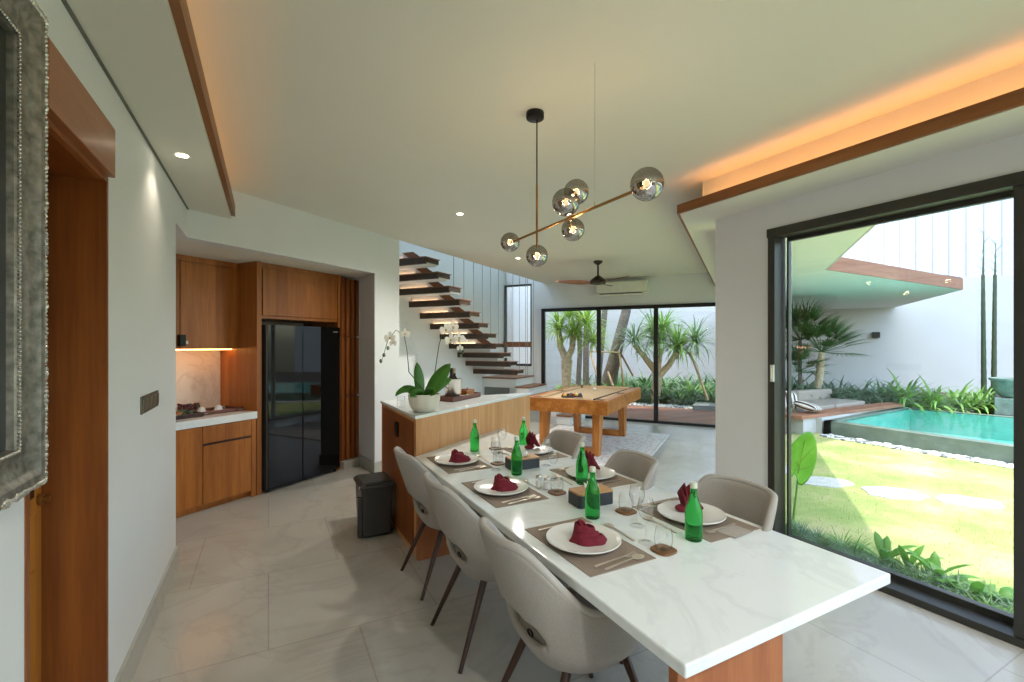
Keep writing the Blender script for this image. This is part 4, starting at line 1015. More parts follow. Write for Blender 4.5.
# solid lower steps turning towards the room
s5 = Vector((onz(516.6, 377.5, 5*RI)[:2])+(0,)); s4 = Vector((onz(530, 386.9, 4*RI)[:2])+(0,)); s1 = Vector((onz(571.6, 416, RI)[:2])+(0,))
uf = min(s4.dot(UU), s5.dot(UU)); v4, v1 = s4.dot(VV), s1.dot(VV); dv = (v4-v1)/3
UFR = UF-.04
print('STEPS', uf, s5.dot(UU), s1.dot(UU), s5.dot(VV), v4, v1)
uf = s1.dot(UU)
for n in range(1, 6):
    vv0 = v1+(n-1)*dv; 
    m = M(); m.uvb(uf+.02, UFR, vv0+.02, VL if n == 5 else vv0+dv+.3, 0, n*RI-.03)
    f_ = m.build('step', WALL, st)
    m = M(); m.uvb(uf, UFR, vv0, VL if n == 5 else vv0+dv+.02, n*RI-.03, n*RI); m.build('step_top', TREADB, f_, bevel=.003)
# low vent under landing
m = M(); m.uvb(uf+.012, uf+.02, v1+4*dv+.15, v1+4*dv+.75, .42, .66); m.build('recess_panel', plain('recess_grey', '#6d706c', .7), st)
m = M(); m.uvb(UF-.05, UF, 4.3, 5.0, 1.50, 1.62); struct(m.build('trim_7', TREADB))

# ================================================================== POOL TABLE
pt = thing('pool_table', 'orange wooden pool table with beige felt on the rug by the far doors', 'pool table', W(7.25, 2.25))
a0, a1, c0, c1 = 6.14, 8.38, 1.65, 2.84
m = M(); 
for q in ((a0, a1, c0, c0+.05), (a0, a1, c1-.05, c1), (a0, a0+.05, c0, c1), (a1-.05, a1, c0, c1)): m.uvb(*q, .61, .785)
m.uvb(a0+.02, a1-.02, c0+.02, c1-.02, .66, .74); m.build('apron', POOLW, pt, bevel=.004)
m = M(); w_ = .10
for q in ((a0, a1, c0, c0+w_), (a0, a1, c1-w_, c1), (a0, a0+w_, c0+w_, c1-w_), (a1-w_, a1, c0+w_, c1-w_)): m.uvb(*q, .785, .802)
m.build('rail', POOLW, pt, bevel=.004)
m = M(); q_ = .045
for z_ in ((a0+w_, a1-w_, c0+w_, c0+w_+q_), (a0+w_, a1-w_, c1-w_-q_, c1-w_), (a0+w_, a0+w_+q_, c0+w_, c1-w_), (a1-w_-q_, a1-w_, c0+w_, c1-w_)): m.uvb(*z_, .76, .80)
m.build('cushion', FELT, pt, bevel=.006)
m = M(); m.uvb(a0+w_, a1-w_, c0+w_, c1-w_, .74, .765); m.build('playing_bed', FELT, pt)
for u_, v_ in ((a0+.12, c0+.12), (a1-.12, c0+.12), (a0+.12, c1-.12), (a1-.12, c1-.12), ((a0+a1)/2, c0+.09), ((a0+a1)/2, c1-.09)):
    m = M(); m.lathe([(.0001, -.05), (.05, -.05), (.058, 0), (.062, .004), (.052, .005), (.048, -.02), (.0001, -.03)], W(u_, v_, .80), 20); m.build('pocket', RUBBER, pt, smooth=True)
for ul, sgn in ((6.42, -1), (7.86, 1)):
    for vl, sv in ((1.86, 1), (2.66, -1)):
        m = M(); m.quadbar(W(ul+sgn*.06, vl, .0), W(ul, vl-.0*sv, .61), (.09, .14), (.11, .20), up=tuple(UU)); m.build('leg', POOLL, pt, bevel=.006)
    m = M(); m.quadbar(W(ul+sgn*.05, 1.90, .055), W(ul+sgn*.05, 2.62, .055), (.13, .11), (.13, .11)); m.build('foot_rail', POOLW, pt, bevel=.005)
rk = thing('ball_rack', 'dark wooden ball rack lying on the pool table felt', 'ball rack', W(6.75, 2.33, .80), BR+1.57*0)
bpos = onz(572, 396.5, .80); rk.location = bpos
m = M()
ar = math.radians(-12)
m.box((0, 0, .012), (.30, .10, .012), ar); m.box((0, 0, .02), (.30, .012, .028), ar); m.box(Matrix.Rotation(ar, 3, 'Z') @ Vector((0, .045, .02)), (.30, .012, .028), ar); m.box(Matrix.Rotation(ar, 3, 'Z') @ Vector((0, -.045, .02)), (.30, .012, .028), ar)
rk.rotation_euler = (0, 0, 0); m.build('rack_frame', WALNUT, rk, local=True, bevel=.003); rk.location.z = .765+.036-.02
cols = ['#d8b23a', '#2a2420', '#7a2418', '#c9a23a', '#203048', '#c24a24', '#d2512a', '#3a3020', '#b9742a']
for k, c_ in enumerate(cols):
    o = M().sphere((0, 0, 0), .0285, 16, 12).build('pool_ball', plain('ball_%d' % k, c_, .12, 0, .02, coat=1), smooth=True)
    row, i = (0, k) if k < 5 else (1, k-5)
    q = Matrix.Rotation(ar, 3, 'Z') @ Vector((-.12+i*.060, -.025 if row == 0 else .028, .026+.028-.012))
    o.location = Vector(rk.location)+q
    nm = ['yellow', 'black', 'maroon', 'gold', 'navy', 'dark orange', 'bright orange', 'brown', 'ochre'][k]
    tag(o, nm+' pool ball sitting in the rack on the pool table', 'pool ball', 'pool balls in the rack')
o = M().sphere((0, 0, 0), .0285, 16, 12).build('cue_ball', CERAM, smooth=True); p = onz(594.5, 389, .79); o.location = (p.x, p.y, .765+.0285); tag(o, 'white cue ball alone on the pool table felt', 'pool ball')
q0 = onz(594, 399.5, .81); q1 = onz(627, 389, .81)
m = M(); m.tube([(0, 0, 0), tuple(q1-q0)], [.012, .006], 8); o = m.build('cue_stick', WALNUT, smooth=True); o.location = q0+Vector((0, 0, .0)); tag(o, 'dark pool cue lying across the near rail of the pool table', 'cue')
ch_ = M(); ch_.box((0, 0, .012), (.06, .05, .024)); 
# rug
rg = M().uvb(5.35, 8.42, 1.17, 3.2, .0005, .012).build('patterned_rug', RUG, bevel=.003); tag(rg, 'faded grey and rose patterned rug under the pool table', 'rug')
m = M()
for q in ((5.35, 8.42, 1.17, 1.21), (5.35, 8.42, 3.16, 3.2), (8.38, 8.42, 1.17, 3.2), (5.35, 5.39, 1.17, 3.2)): m.uvb(*q, .012, .014)
for q in ((5.6, 8.17, 1.42, 1.44), (8.15, 8.17, 1.42, 2.95)): m.uvb(*q, .012, .0135)
m.build('rug_border', plain('rug_border_cream', '#d9d2cb', 1), rg)

# ================================================================== OUTDOORS
GZ = -.10
m = M(); m.prism([(-3, -9), (30, -9), (30, 26), (-3, 26)], -1.2, -.9); struct(m.build('ground', SOIL))
# lawn
m = M(); m.prism([(3.58, -9), (9.14, -9), (9.14, 5.2), W(9.66, -.3)[:2], W(4.6, .17)[:2], (3.6, 2.8)], -.3, GZ); struct(m.build('lawn', LAWN))
m = M(); m.uvb(9.71, 12.3, -.35, 5.6, -.2, -.03); struct(m.build('deck', DECKW))
m = M(); m.uvb(12.3, 19.8, -1.2, 6, -.3, -.06); m.prism([(11.16, 6.57), (12.9, 5.38), (14.86, -6), (24, -6), (21.3, 4.3), (16.8, 10.6)], -.3, .0); struct(m.build('planting_bed', SOIL))
# boundary wall and the cladding above it
UG = 19.8; ZCL = 3.70
m = M(); m.uvb(UG, UG+.25, -16, 12, -.9, ZCL); struct(m.build('wall_garden', EXTW))
cl = M()
cl.box((0, -3, ZCL+4), (.12, 36, 8.0))
cl = cl.build('wall_cladding', CLAD); cl.location = W(UG+.12, 0, 0); cl.rotation_euler = (0, 0, BR); struct(cl)
m = M(); m.uvb(UG+.02, UG+.07, -5.47, -5.10, ZCL, ZCL+8); struct(m.build('trim_8', EXTW))
m = M(); m.uvb(9.8, 19.8, 5.6, 5.8, -.9, 6.5); struct(m.build('wall_garden_left', EXTW))
m = M(); m.uvb(11.2, 11.35, 4.9, 5.6, 0, 6); struct(m.build('wall_outer_stair', plain('bright_outer_paint', '#f6f6f6', .9, 0, .01)))
# overhanging canopy
ZO = 2.80
def pt_(px, py): q = onz(px, py, ZO); return (q.x, q.y)
cA = pt_(825, 269.7); cB = pt_(961.3, 289.7); r_ = ray(893.5, 344); t_ = 19.8/(r_.x*UU.x+r_.y*UU.y); cC = (r_.x*t_, r_.y*t_)
ou = -1.18
ov = [(3.63, (ou+.58496*3.63)/.81106), cA, cB, cC, W(19.8, .6)[:2], W(12.2, .6)[:2], W(11.3, 4.1)[:2], W(9.72, 4.1)[:2], W(9.72, .17)[:2], W(4.6, .17)[:2], (3.63, 2.8)]
m = M(); m.prism(ov, ZO, ZO+.16); struct(m.build('canopy_slab', plain('canopy_paint', '#ecece6', .8, 0, .02)))
m = M()
def fas(a, b, z0, z1, t=.03):
    a = Vector((a[0], a[1], 0)); b = Vector((b[0], b[1], 0)); d = (b-a).normalized(); n_ = Vector((d.y, -d.x, 0))
    m.prism([(a)[:2], (b)[:2], (b+n_*t)[:2], (a+n_*t)[:2]], z0, z1)
fas(cA, cB, ZO, ZO+.25); struct(m.build('trim_9', FASC))
m = M(); fas((3.63, (ou+.58496*3.63)/.81106), cA, ZO+.0, ZO+.05); fas(cB, cC, ZO, ZO+.2); struct(m.build('trim_10', EXTW))
m = M(); p = Vector(cB+(0,)); m.box((p.x-.3, p.y+.2, ZO+.27), (.9, .3, .05)); struct(m.build('trim_11', ALU))
# house roof
m = M(); m.prism([(-3.4, YB-.5), (XR+.2, YB-.5), (XR+.2, 2.84), W(9.85, .1)[:2], W(9.85, 3.95)[:2], W(4.9, 3.95)[:2], W(4.9, 5.3)[:2], W(1.0, 5.3)[:2], (-3.4, 4.4)], HCEIL+.3, HCEIL+.45); struct(m.build('roof', EXTW))
# pool
def prismv(m, pts, z0, z1): m.prism([tuple(p) for p in pts], z0, z1)
pn = [(9.16, -6), (9.16, 4.9)]
m = M(); m.bb(9.12, 9.34, -6, 4.98, -.4, .15); m.prism([(9.12, 4.98), (9.12, 4.85), (12.6, 5.13), (12.7, 5.3)], -.4, .15)
m.prism([(12.72, 5.3), (12.95, 5.3), (14.9, -6), (14.6, -6)], -.4, .12); struct(m.build('pool_wall', POOLST))
m = M(); m.prism([(9.3, -6), (9.3, 4.95), (12.7, 5.2), (14.7, -6)], -.9, -.35); m.prism([(12.69, 5.25), (12.72, 5.25), (14.6, -6), (14.57, -6)], -.4, .105); m.prism([(9.3, 4.83), (9.3, 4.86), (12.7, 5.13), (12.7, 5.1)], -.4, .105); struct(m.build('pool_floor', POOLFL))
m = M(); m.prism([(9.33, -6), (9.33, 4.95), (12.74, 5.2), (14.72, -6)], .11, .12); m.f = [m.f[1]]; m.mi = [0]; w_o = m.build('pool_water', WATER); tag(w_o, 'turquoise water in the garden pool', 'water', None, 'structure')
# pebbles along the pool
def pebbles(name, lab, mats, pts, n, r0, r1, z):
    m = M(); rnd = random.Random(9)
    for k in range(n):
        t_ = rnd.random(); a_, b_ = pts[rnd.randrange(len(pts))]; p = Vector(a_).lerp(Vector(b_), t_)
        r = rnd.uniform(r0, r1); m.cur = rnd.choice((0, 0, 0, 1)); m.sphere((p.x+rnd.uniform(-.13, .13), p.y+rnd.uniform(-.13, .13), z+r*.3), r, 6, 4, (1, 1.2, .6))
    tag(m.build(name, mats, smooth=True), lab, 'pebbles', None, 'stuff')
pebbles('pool_pebbles', 'white and grey pebbles along the foot of the pool wall', [PEBB, PEBD], [((8.95, 4.9, 0), (8.95, -.5, 0))], 900, .02, .045, GZ)
pebbles('deck_pebbles', 'bright white pebbles between the deck and the shrubs outside the far doors', [PEBB, PEBD], [(tuple(W(12.45, -.4)), tuple(W(12.45, 4.8))), (tuple(W(12.65, -.4)), tuple(W(12.65, 4.8)))], 1100, .025, .06, -.05)
m = M(); m.uvb(12.1, 12.9, -.6, 1.15, -.1, .08); struct(m.build('kerb', plain('grey_kerb', '#8e9391', .8)))
# stepping stones
def stone_pts(c, a, b, rz, seed):
    rnd = random.Random(seed); out = []
    for k in range(18):
        t_ = 2*PI*k/18; r = 1+rnd.uniform(-.12, .12); x = a*math.cos(t_)*r; y = b*math.sin(t_)*r
        out.append((c[0]+x*math.cos(rz)-y*math.sin(rz), c[1]+x*math.sin(rz)+y*math.cos(rz)))
    return out
for k, ((px, py), a, b, rz, lab) in enumerate((((823, 482), .30, .22, -.5, 'flat stepping stone in the shade nearest the big green leaf'), ((893, 493.5), .30, .24, -.6, 'flat stepping stone in the sunlit middle of the lawn'),
                            ((968, 502), .28, .2, -.6, 'flat stepping stone rightmost on the sunlit lawn'), ((786, 470), .3, .2, -.5, 'flat stepping stone leftmost, half behind the door jamb'))):
    c = onz(px, py, GZ); m = M(); m.prism(stone_pts(c, a, b, rz, k), GZ-.03, GZ+.012); o = m.build('stepping_stone', STONE, bevel=.006); tag(o, lab, 'stepping stone', 'stepping stones in the lawn')
# lounge with cushions beside the pool
lg = thing('sunken_lounge', 'white stone lounge seat with wooden deck edge and beige cushions by the pool', 'outdoor sofa', (9.9, 5.9, 0))
P0 = onz(804, 415.4, .25); P1 = onz(875, 407, .25)
m = M(); m.prism([(8.73, 5.12), (9.13, 5.12), (9.13, 5.02), (12.4, 5.25), (12.4, 5.5), (9.0, 5.45), (8.73, 5.9)], -.3, .19); m.build('stone_base', EXTW, lg)
m = M(); m.prism([(8.62, 5.08), (12.45, 5.10), (12.45, 5.45), (9.0, 5.42), (8.55, 6.3), (8.3, 6.2)], .19, .25); m.build('deck_edge', DECKW, lg, bevel=.004)
m = M(); m.prism([(9.05, 5.45), (12.3, 5.5), (12.4, 6.6), (8.8, 6.6), (8.65, 6.2)], -.3, .17); m.build('seat_platform', DECKW, lg)
m = M(); m.prism([(9.15, 5.50), (10.6, 5.55), (10.6, 6.35), (8.9, 6.3)], .17, .29); m.build('seat_cushion', CUSH, lg, bevel=.03, bseg=3)
m = M(); m.prism([(10.63, 5.55), (11.9, 5.6), (11.9, 6.3), (10.63, 6.35)], .17, .29); m.build('seat_cushion', CUSH, lg, bevel=.03, bseg=3)
m = M(); m.prism([(8.9, 6.32), (10.62, 6.36), (10.62, 6.56), (8.9, 6.52)], .2, .5); m.build('back_cushion', CUSH, lg, bevel=.04, bseg=3)
m = M(); m.prism([(10.65, 6.36), (11.95, 6.32), (11.95, 6.52), (10.65, 6.56)], .2, .5); m.build('back_cushion', CUSH, lg, bevel=.04, bseg=3)
STRI, nt, b = new_mat('striped_pillow')
wv = N(nt, 'ShaderNodeTexWave'); wv.inputs['Scale'].default_value = 3.6; wv.bands_direction = 'X'; L(nt, coords(nt), wv.inputs['Vector'])
L(nt, ramp(nt, wv.outputs['Fac'], [(.4, rgb('#5b3a30')), (.5, rgb('#e6ddd0'))]), b.inputs['Base Color']); b.inputs['Roughness'].default_value = .9
def pillow(loc, rot, lab):
    m = M(); n = 10; vs = []
    for s_ in (1, -1):
        for i in range(n+1):
            for j in range(n+1):
                x = -1+2*i/n; y = -1+2*j/n; h = (1-x**4)*(1-y**4)
                vs.append((x*.22*(1-.08*y*y), y*.22*(1-.08*x*x), s_*.07*h**.6 if h > 0 else 0))
    fs = []
    for q in range(2):
        for i in range(n):
            for j in range(n): a_ = q*(n+1)**2+i*(n+1)+j; fs.append((a_, a_+n+1, a_+n+2, a_+1))
    m.add(vs, fs); o = m.build('striped_cushion', STRI, smooth=True); o.location = loc; o.rotation_euler = rot; tag(o, lab, 'cushion', 'striped cushions on the lounge'); return o
q = onz(802, 410, .33); pillow((q.x+.4, q.y+.5, .42), (1.1, .2, -.4), 'brown and white striped cushion leaning at the back of the lounge')
pillow((q.x+.35, q.y+.1, .37), (.25, .1, .2), 'brown and white striped cushion lying flat in front on the lounge')
sl_ = thing('garden_wall_light', 'small black square wall light on the garden wall under the canopy', 'wall light', W(15.15, -1.7, 2.0))
# ray to the garden wall
def on_u(px, py, u):
    r = ray(px, py); t = u/(r.x*UU.x+r.y*UU.y); return Vector((r.x*t, r.y*t, HC+r.z*t))
def on_v(px, py, v):
    r = ray(px, py); t = v/(r.x*VV.x+r.y*VV.y); return Vector((r.x*t, r.y*t, HC+r.z*t))
q = on_u(876, 335, 19.72); sl_.location = q
m = M(); m.box(q, (.14, .2, .2), BR); m.build('lamp_body', BLKM, sl_, bevel=.01)
m = M(); m.box(q+Vector((0, 0, -.083))-UU*.01, (.07, .1, .006), BR); m.build('lens', WPLAST, sl_)

# ------------------------------------------------------------------ plants
def crown(m, c, n, ln, w, rnd, el0=.0, el1=1.5, droop=(0.8, 1.8), r=.04, seg=4):
    for k in range(n):
        az = k*2.399+rnd.uniform(-.3, .3); t_ = (k+.5)/n; el = el0+(el1-el0)*t_+rnd.uniform(-.12, .12)
        m.blade(Vector(c)+Vector((math.cos(az)*r, math.sin(az)*r, rnd.uniform(-.03, .03))), az, el, ln*rnd.uniform(.75, 1.1), w, rnd.uniform(*droop), seg, .15)
def strappy(name, mat, n, ln, w, seed, el=(.5, 1.45), droop=(.8, 2.0)):
    m = M(); rnd = random.Random(seed)
    for k in range(n):
        az = rnd.uniform(0, 6.28); m.blade((math.cos(az)*.03, math.sin(az)*.03, -.01), az, rnd.uniform(*el), ln*rnd.uniform(.6, 1.1), w, rnd.uniform(*droop), 4, .18)
    return m.build(name, mat, smooth=True)
P_sp = {k: strappy('bed_plant', mt, nn, ln, w_, sd) for k, (mt, nn, ln, w_, sd) in enumerate(((LEAFG, 34, .55, .05, 1), (LEAFM, 24, .75, .07, 2), (LEAFD, 36, .55, .05, 3), (LEAFG, 30, .65, .06, 4)))}
KN = {0: 'grey green strap leaved plant', 1: 'tall mid green strap leaved plant', 2: 'dark green bushy strap plant', 3: 'pale green arching strap plant'}
useds = set()
def place_plant(k, loc, rz, s_, where, group):
    o = P_sp[k]
    if k not in useds: useds.add(k); c = o
    else: c = o.copy(); COL.objects.link(c)
    c.location = loc; c.rotation_euler = (0, 0, rz); c.scale = (s_,)*3; tag(c, KN[k]+' '+where, 'plant', group)
rnd = random.Random(21)
# behind the pool (photo px 788-1010)
for i in range(46):
    px = 786+i*(1020-786)/45+rnd.uniform(-2, 2); uu_ = rnd.choice((13.6, 14.0, 14.4, 14.8)) 
    r = ray(px, 344); t_ = uu_/(r.x*UU.x+r.y*UU.y); p = Vector((r.x*t_, r.y*t_, .0))
    k = rnd.choice((0, 0, 3, 3, 2)) if px < 905 else rnd.choice((0, 1, 3, 1))
    sc_ = rnd.uniform(1.25, 1.75) if px < 905 else rnd.uniform(.8, 1.2)
    place_plant(k, p, rnd.uniform(0, 6), sc_, 'in the bed against the garden wall behind the pool', 'strap leaved plants behind the pool')
for i in range(30):
    place_plant(rnd.choice((2, 2, 0)), W(rnd.choice((15.2, 16.2, 17.2)), 4.9-i*.21, -.06), rnd.uniform(0, 6), rnd.uniform(1.4, 1.9), 'in the hedge back row outside the far doors', 'back row hedge plants outside the far doors')
for px, uu_, s_ in ((905, 13.9, 1.7), (935, 13.8, 1.5), (955, 13.9, 1.45), (978, 13.7, 1.4), (990, 14.0, 1.3)):
    r = ray(px, 344); t_ = uu_/(r.x*UU.x+r.y*UU.y); place_plant(1, (r.x*t_, r.y*t_, 0), rnd.uniform(0, 6), s_, 'in the bed against the garden wall behind the pool', 'strap leaved plants behind the pool')
# beyond the far doors
for i in range(52):
    v_ = 4.9-i*(5.3/51)+rnd.uniform(-.08, .08); uu_ = rnd.choice((12.95, 13.2, 13.5, 13.9, 14.4))
    place_plant(rnd.choice((2, 2, 2, 0, 1)), W(uu_, v_*1.0, -.06), rnd.uniform(0, 6), rnd.uniform(.9, 1.45), 'in the hedge outside the far sliding doors', 'hedge plants outside the far doors')
# yellow-green low shrubs left
for k, (u_, v_) in enumerate(((12.3, 4.25), (12.2, 3.9), (12.6, 3.6), (12.4, 4.6))):
    m = M(); r2 = random.Random(k)
    for i in range(150):
        a_ = r2.uniform(0, 6.28); e_ = r2.uniform(.2, 1.5); rr = .28*r2.uniform(.5, 1); m.blade((rr*math.cos(a_)*math.cos(e_), rr*math.sin(a_)*math.cos(e_), .12+rr*math.sin(e_)*1.2), a_, e_-.3, .12, .055, .8, 3)
    sh = thing('variegated_shrub', 'bright yellow green leafy shrub seen through the left far door', 'shrub', W(u_, v_, -.06), 0, 'yellow green shrubs outside the far doors')
    m.build('foliage', LEAFY, sh, local=True)
    m = M(); 
    for i in range(5): m.tube([(0, 0, 0), (.12*math.cos(i*1.3), .12*math.sin(i*1.3), .35)], [.01, .004], 6)
    m.build('stem', BARK, sh, local=True)
def dracaena(u_, v_, trunk, crowns, lab, seed, mats, ln=.8):
    root = thing('dracaena_tree', lab, 'tree', W(u_, v_, -.06)); rd = random.Random(seed); B0 = W(u_, v_, -.06)
    for pts, rs in trunk:
        m = M(); m.tube([W(u_+a_, v_+b_, z_) for a_, b_, z_ in pts], rs, 10); m.build('trunk', BARK, root, smooth=True)
    for i, (a_, b_, z_, nn, k) in enumerate(crowns):
        m = M(); crown(m, W(u_+a_, v_+b_, z_), nn, ln, .05, rd, -.25, 1.45, (.7, 2.1)); m.build('leaf_crown', mats[k], root)
    return root
# left far door
p = on_u(567, 388, 11.6); vL = p.dot(VV)
dracaena(11.6, vL, [([(0, 0, -.1), (0, .02, .6), (0, 0, 1.15)], [.13, .12, .15]), ([(0, 0, 1.1), (0, .18, 1.5), (.05, .25, 1.95)], [.1, .09, .07]), ([(0, 0, 1.1), (0, -.15, 1.5), (0, -.2, 1.9)], [.09, .07, .06])],
         [(.05, .25, 1.95, 90, 0), (0, -.2, 1.8, 100, 0), (.2, -.65, 1.6, 90, 0), (.1, -.05, 2.3, 80, 0), (.4, -.4, 2.1, 80, 0)], 'dracaena with thick forked pale trunk seen through the left far door', 4, [LEAFY], .75)
p = on_u(655, 380, 12.9); vR = p.dot(VV)
dracaena(12.9, vR, [([(0, 0, -.1), (0, -.05, .5), (0, -.05, 1.0), (0, -.12, 1.45)], [.12, .12, .11, .09]), ([(0, -.05, .8), (0, .30, 1.25), (.0, .55, 1.55)], [.1, .07, .06]), ([(0, -.08, .7), (0, -.35, 1.0), (0, -.55, 1.35)], [.1, .08, .07])],
         [(0, -.10, 1.6, 110, 0), (0, .55, 1.6, 80, 1), (-.1, -.6, 1.45, 110, 0), (.2, -1.0, 1.6, 80, 1), (0, -.2, 1.95, 70, 0), (.3, .1, 1.9, 60, 1)], 'dracaena with several leafy heads seen through the right far door', 8, [LEAFM, LEAFG], .95)
# leaning palm trunks with stakes
def lean(pts, r0, r1, lab, nm='palm_trunk', mt=BARKG, cat='tree'):
    ps = [on_u(*q) for q in pts]; o = M(); b0 = ps[0].copy()
    o.tube([q-b0 for q in ps], [r0+(r1-r0)*i/(len(ps)-1) for i in range(len(ps))], 10); x = o.build(nm, mt, smooth=True); x.location = b0; return tag(x, lab, cat)
lean([(602, 395, 13.4), (612, 365, 13.4), (619, 338, 13.4), (626, 312, 13.4), (631, 270, 13.4)], .17, .12, 'thick grey tree trunk leaning right behind the pool table')
lean([(611, 392, 13.7), (617, 365, 13.7), (624, 330, 13.7), (628, 280, 13.7)], .09, .07, 'thin grey trunk directly behind the leaning thick one')
lean([(597, 390, 14.2), (601, 350, 14.2), (606, 300, 14.2)], .1, .08, 'slim pale trunk just right of the first door mullion')
lean([(586, 392, 13.8), (586, 350, 13.8), (588, 290, 13.8)], .1, .09, 'upright grey trunk in the left far door pane, beside the mullion')
lean([(578, 392, 14.3), (580, 350, 14.3), (577, 290, 14.3)], .08, .08, 'slender grey trunk in the middle of the left far door pane')
for a_, b_, lab in (((619, 351, 13.3), (624, 386, 12.9), 'pale timber stake standing right of the leaning trunk'), ((619, 350, 13.3), (633, 376, 13.7), 'timber stake sloping down right behind the leaning trunk'),
                    ((608, 372, 13.1), (613, 386, 12.8), 'short pale timber stake leaning on the thick trunk'), ((690, 352, 12.9), (708, 400, 12.6), 'pale timber stake propping the right hand dracaena'),
                    ((590, 352, 13.6), (598, 378, 13.2), 'thin timber stake in the left far door pane')):
    lean([b_, a_], .03, .03, lab, 'timber_stake', STAKE, 'stake')
lean([(590, 351.5, 13.3), (620, 352.5, 13.25)], .02, .02, 'horizontal timber brace tied between the tree trunks', 'timber_brace', STAKE, 'stake')
lean([(777+12, 395, 13.6), (813, 373, 14.0), (845, 400, 14.0)], .02, .02, 'thin dark branch sloping over the bed plants by the palm', 'fallen_branch', BARKG, 'branch')
# fan palm
def fanpalm(c, heads, lab, trunk):
    root = thing('fan_palm', lab, 'palm', c); rd = random.Random(6)
    for q in trunk: m = M(); m.tube(q[0], q[1], 10); m.build('trunk', q[2], root, smooth=True)
    for (h, R, n) in heads:
        m = M()
        for j in range(n):
            az = rd.uniform(0, 6.28); el = rd.uniform(-.1, 1.2); d = Vector((math.cos(az)*math.cos(el), math.sin(az)*math.cos(el), math.sin(el))); tip = Vector(h)+d*R*.55
            m.tube([Vector(h), tip], .006, 4)
            side = d.cross(Vector((0, 0, 1))).normalized(); up_ = side.cross(d)
            for i in range(13):
                a_ = -1.25+2.5*i/12; dd = (d*math.cos(a_)+side*math.sin(a_)+up_*.12); m.blade(tip, math.atan2(dd.y, dd.x), math.asin(max(-1, min(1, dd.z/dd.length))), R*.62, .03, .5, 3, .15)
        m.build('frond_head', LEAFD, root)
c = on_u(816, 384, 13.9); g0 = Vector((c.x, c.y, 0))
hd = on_u(821, 352, 13.9); hd2 = on_u(800, 340, 14.1); hd3 = on_u(797, 372, 13.9)
fanpalm(tuple(g0), [(hd, .95, 34), (hd2, 1.05, 38), (hd3, .75, 22)], 'clump of dark green fan palms against the garden wall behind the lounge',
        [([g0, hd-Vector((0, 0, .25)), hd], [.09, .085, .05], BARK), ([Vector((hd2.x, hd2.y, 0)), hd2], [.05, .04], BARKG)])
# bamboo
for px0, px1, top, lab in ((984, 983, 238, 'dark bamboo cane on the left of the pair by the garden wall'), (993.5, 995, 250, 'dark bamboo cane on the right of the pair by the garden wall')):
    a_ = on_u(px0, 392, 14.9); b_ = on_u(px1, 275, 14.9); c_ = on_u(px1+1, top-8, 14.9); a_.z = 0
    bt = thing('bamboo_cane', lab, 'bamboo', a_)
    m = M(); N_ = 14; pts = []; rs = []
    for i in range(N_*2+1):
        t_ = i/(N_*2); p = a_.lerp(b_, t_) ; pts.append(p); rs.append(.052*(1-.4*t_)*(1.12 if i % 2 == 0 else 1))
    m.tube(pts, rs, 10); m.tube([b_, c_], [.02, .004], 6); m.build('cane', BAMB, bt, smooth=30)
    m = M()
    for i in range(10): m.blade(b_.lerp(c_, i/10), i*2.4, .9, .25, .025, .5, 3)
    m.build('leaves', LEAFG, bt)
# fountain pot
fp = onz(1013, 415, .1)
fo = thing('fountain_urn', 'weathered grey green urn on a block at the far pool edge', 'urn', (fp.x, fp.y, .1))
m = M(); m.box((fp.x, fp.y, .28), (.55, .55, .36), .3); m.build('plinth', FOUNT, fo, bevel=.02)
m = M(); m.lathe([(.16, 0), (.22, .04), (.30, .2), (.33, .34), (.36, .36), (.36, .4), (.3, .4), (.28, .34), (.0001, .3)], (fp.x, fp.y, .46), 28); m.build('bowl', FOUNT, fo, smooth=True)
# elephant ear at the glass
el_ = thing('elephant_ear', 'large bright green elephant ear plant outside the glass door behind the chair', 'plant', onz(793, 545, GZ))
tip = onz(797, 482, .55); b0 = Vector(el_.location)
def on_dist(px, py, d): r = ray(px, py); return Vector((r.x*d, r.y*d, HC+r.z*d))
D_E = 4.35
def heart(pts, centre, name):
    P3 = [on_dist(px, py, D_E+dd) for px, py, dd in pts]; c3 = on_dist(centre[0], centre[1], D_E+.03)
    m = M(); m.add([c3]+P3, [(0, i+1, (i+1) % len(P3)+1) for i in range(len(P3))]); o = m.build(name, LEAFE, el_, smooth=True); solid(o, .003, 0); sub(o, 1); return o
heart([(808, 428, -.05), (816, 434, 0), (818, 448, .08), (817, 462, .1), (813, 474, .08), (806, 485, .05), (798, 488, 0), (797, 478, -.02), (794, 472, -.03), (790, 482, -.04), (786, 480, -.06), (786, 455, -.1), (790, 445, -.1), (798, 436, -.08)], (799, 462), 'leaf')
m = M(); m.tube([b0, on_dist(793, 520, D_E), on_dist(797, 487, D_E), on_dist(798, 474, D_E+.02)], [.014, .011, .008, .006], 8); m.build('stalk', LEAFM, el_, smooth=True)
heart([(790, 524, .0), (796, 520, .05), (806, 523, .1), (808, 527, .1), (800, 532, .05), (790, 534, 0)], (798, 527), 'leaf')
for pp in (((798, 474), (806, 434)), ((799, 466), (788, 452)), ((800, 462), (815, 446)), ((799, 470), (789, 468)), ((799, 470), (812, 466))):
    m = M(); m.tube([on_dist(pp[0][0], pp[0][1], D_E-.0), on_dist(pp[1][0], pp[1][1], D_E-.03)], [.004, .002], 6); m.build('vein', LEAFY, el_, smooth=True)
m = M(); m.tube([b0, on_dist(791, 531, D_E)], [.01, .006], 6); m.build('stalk', LEAFM, el_, smooth=True)
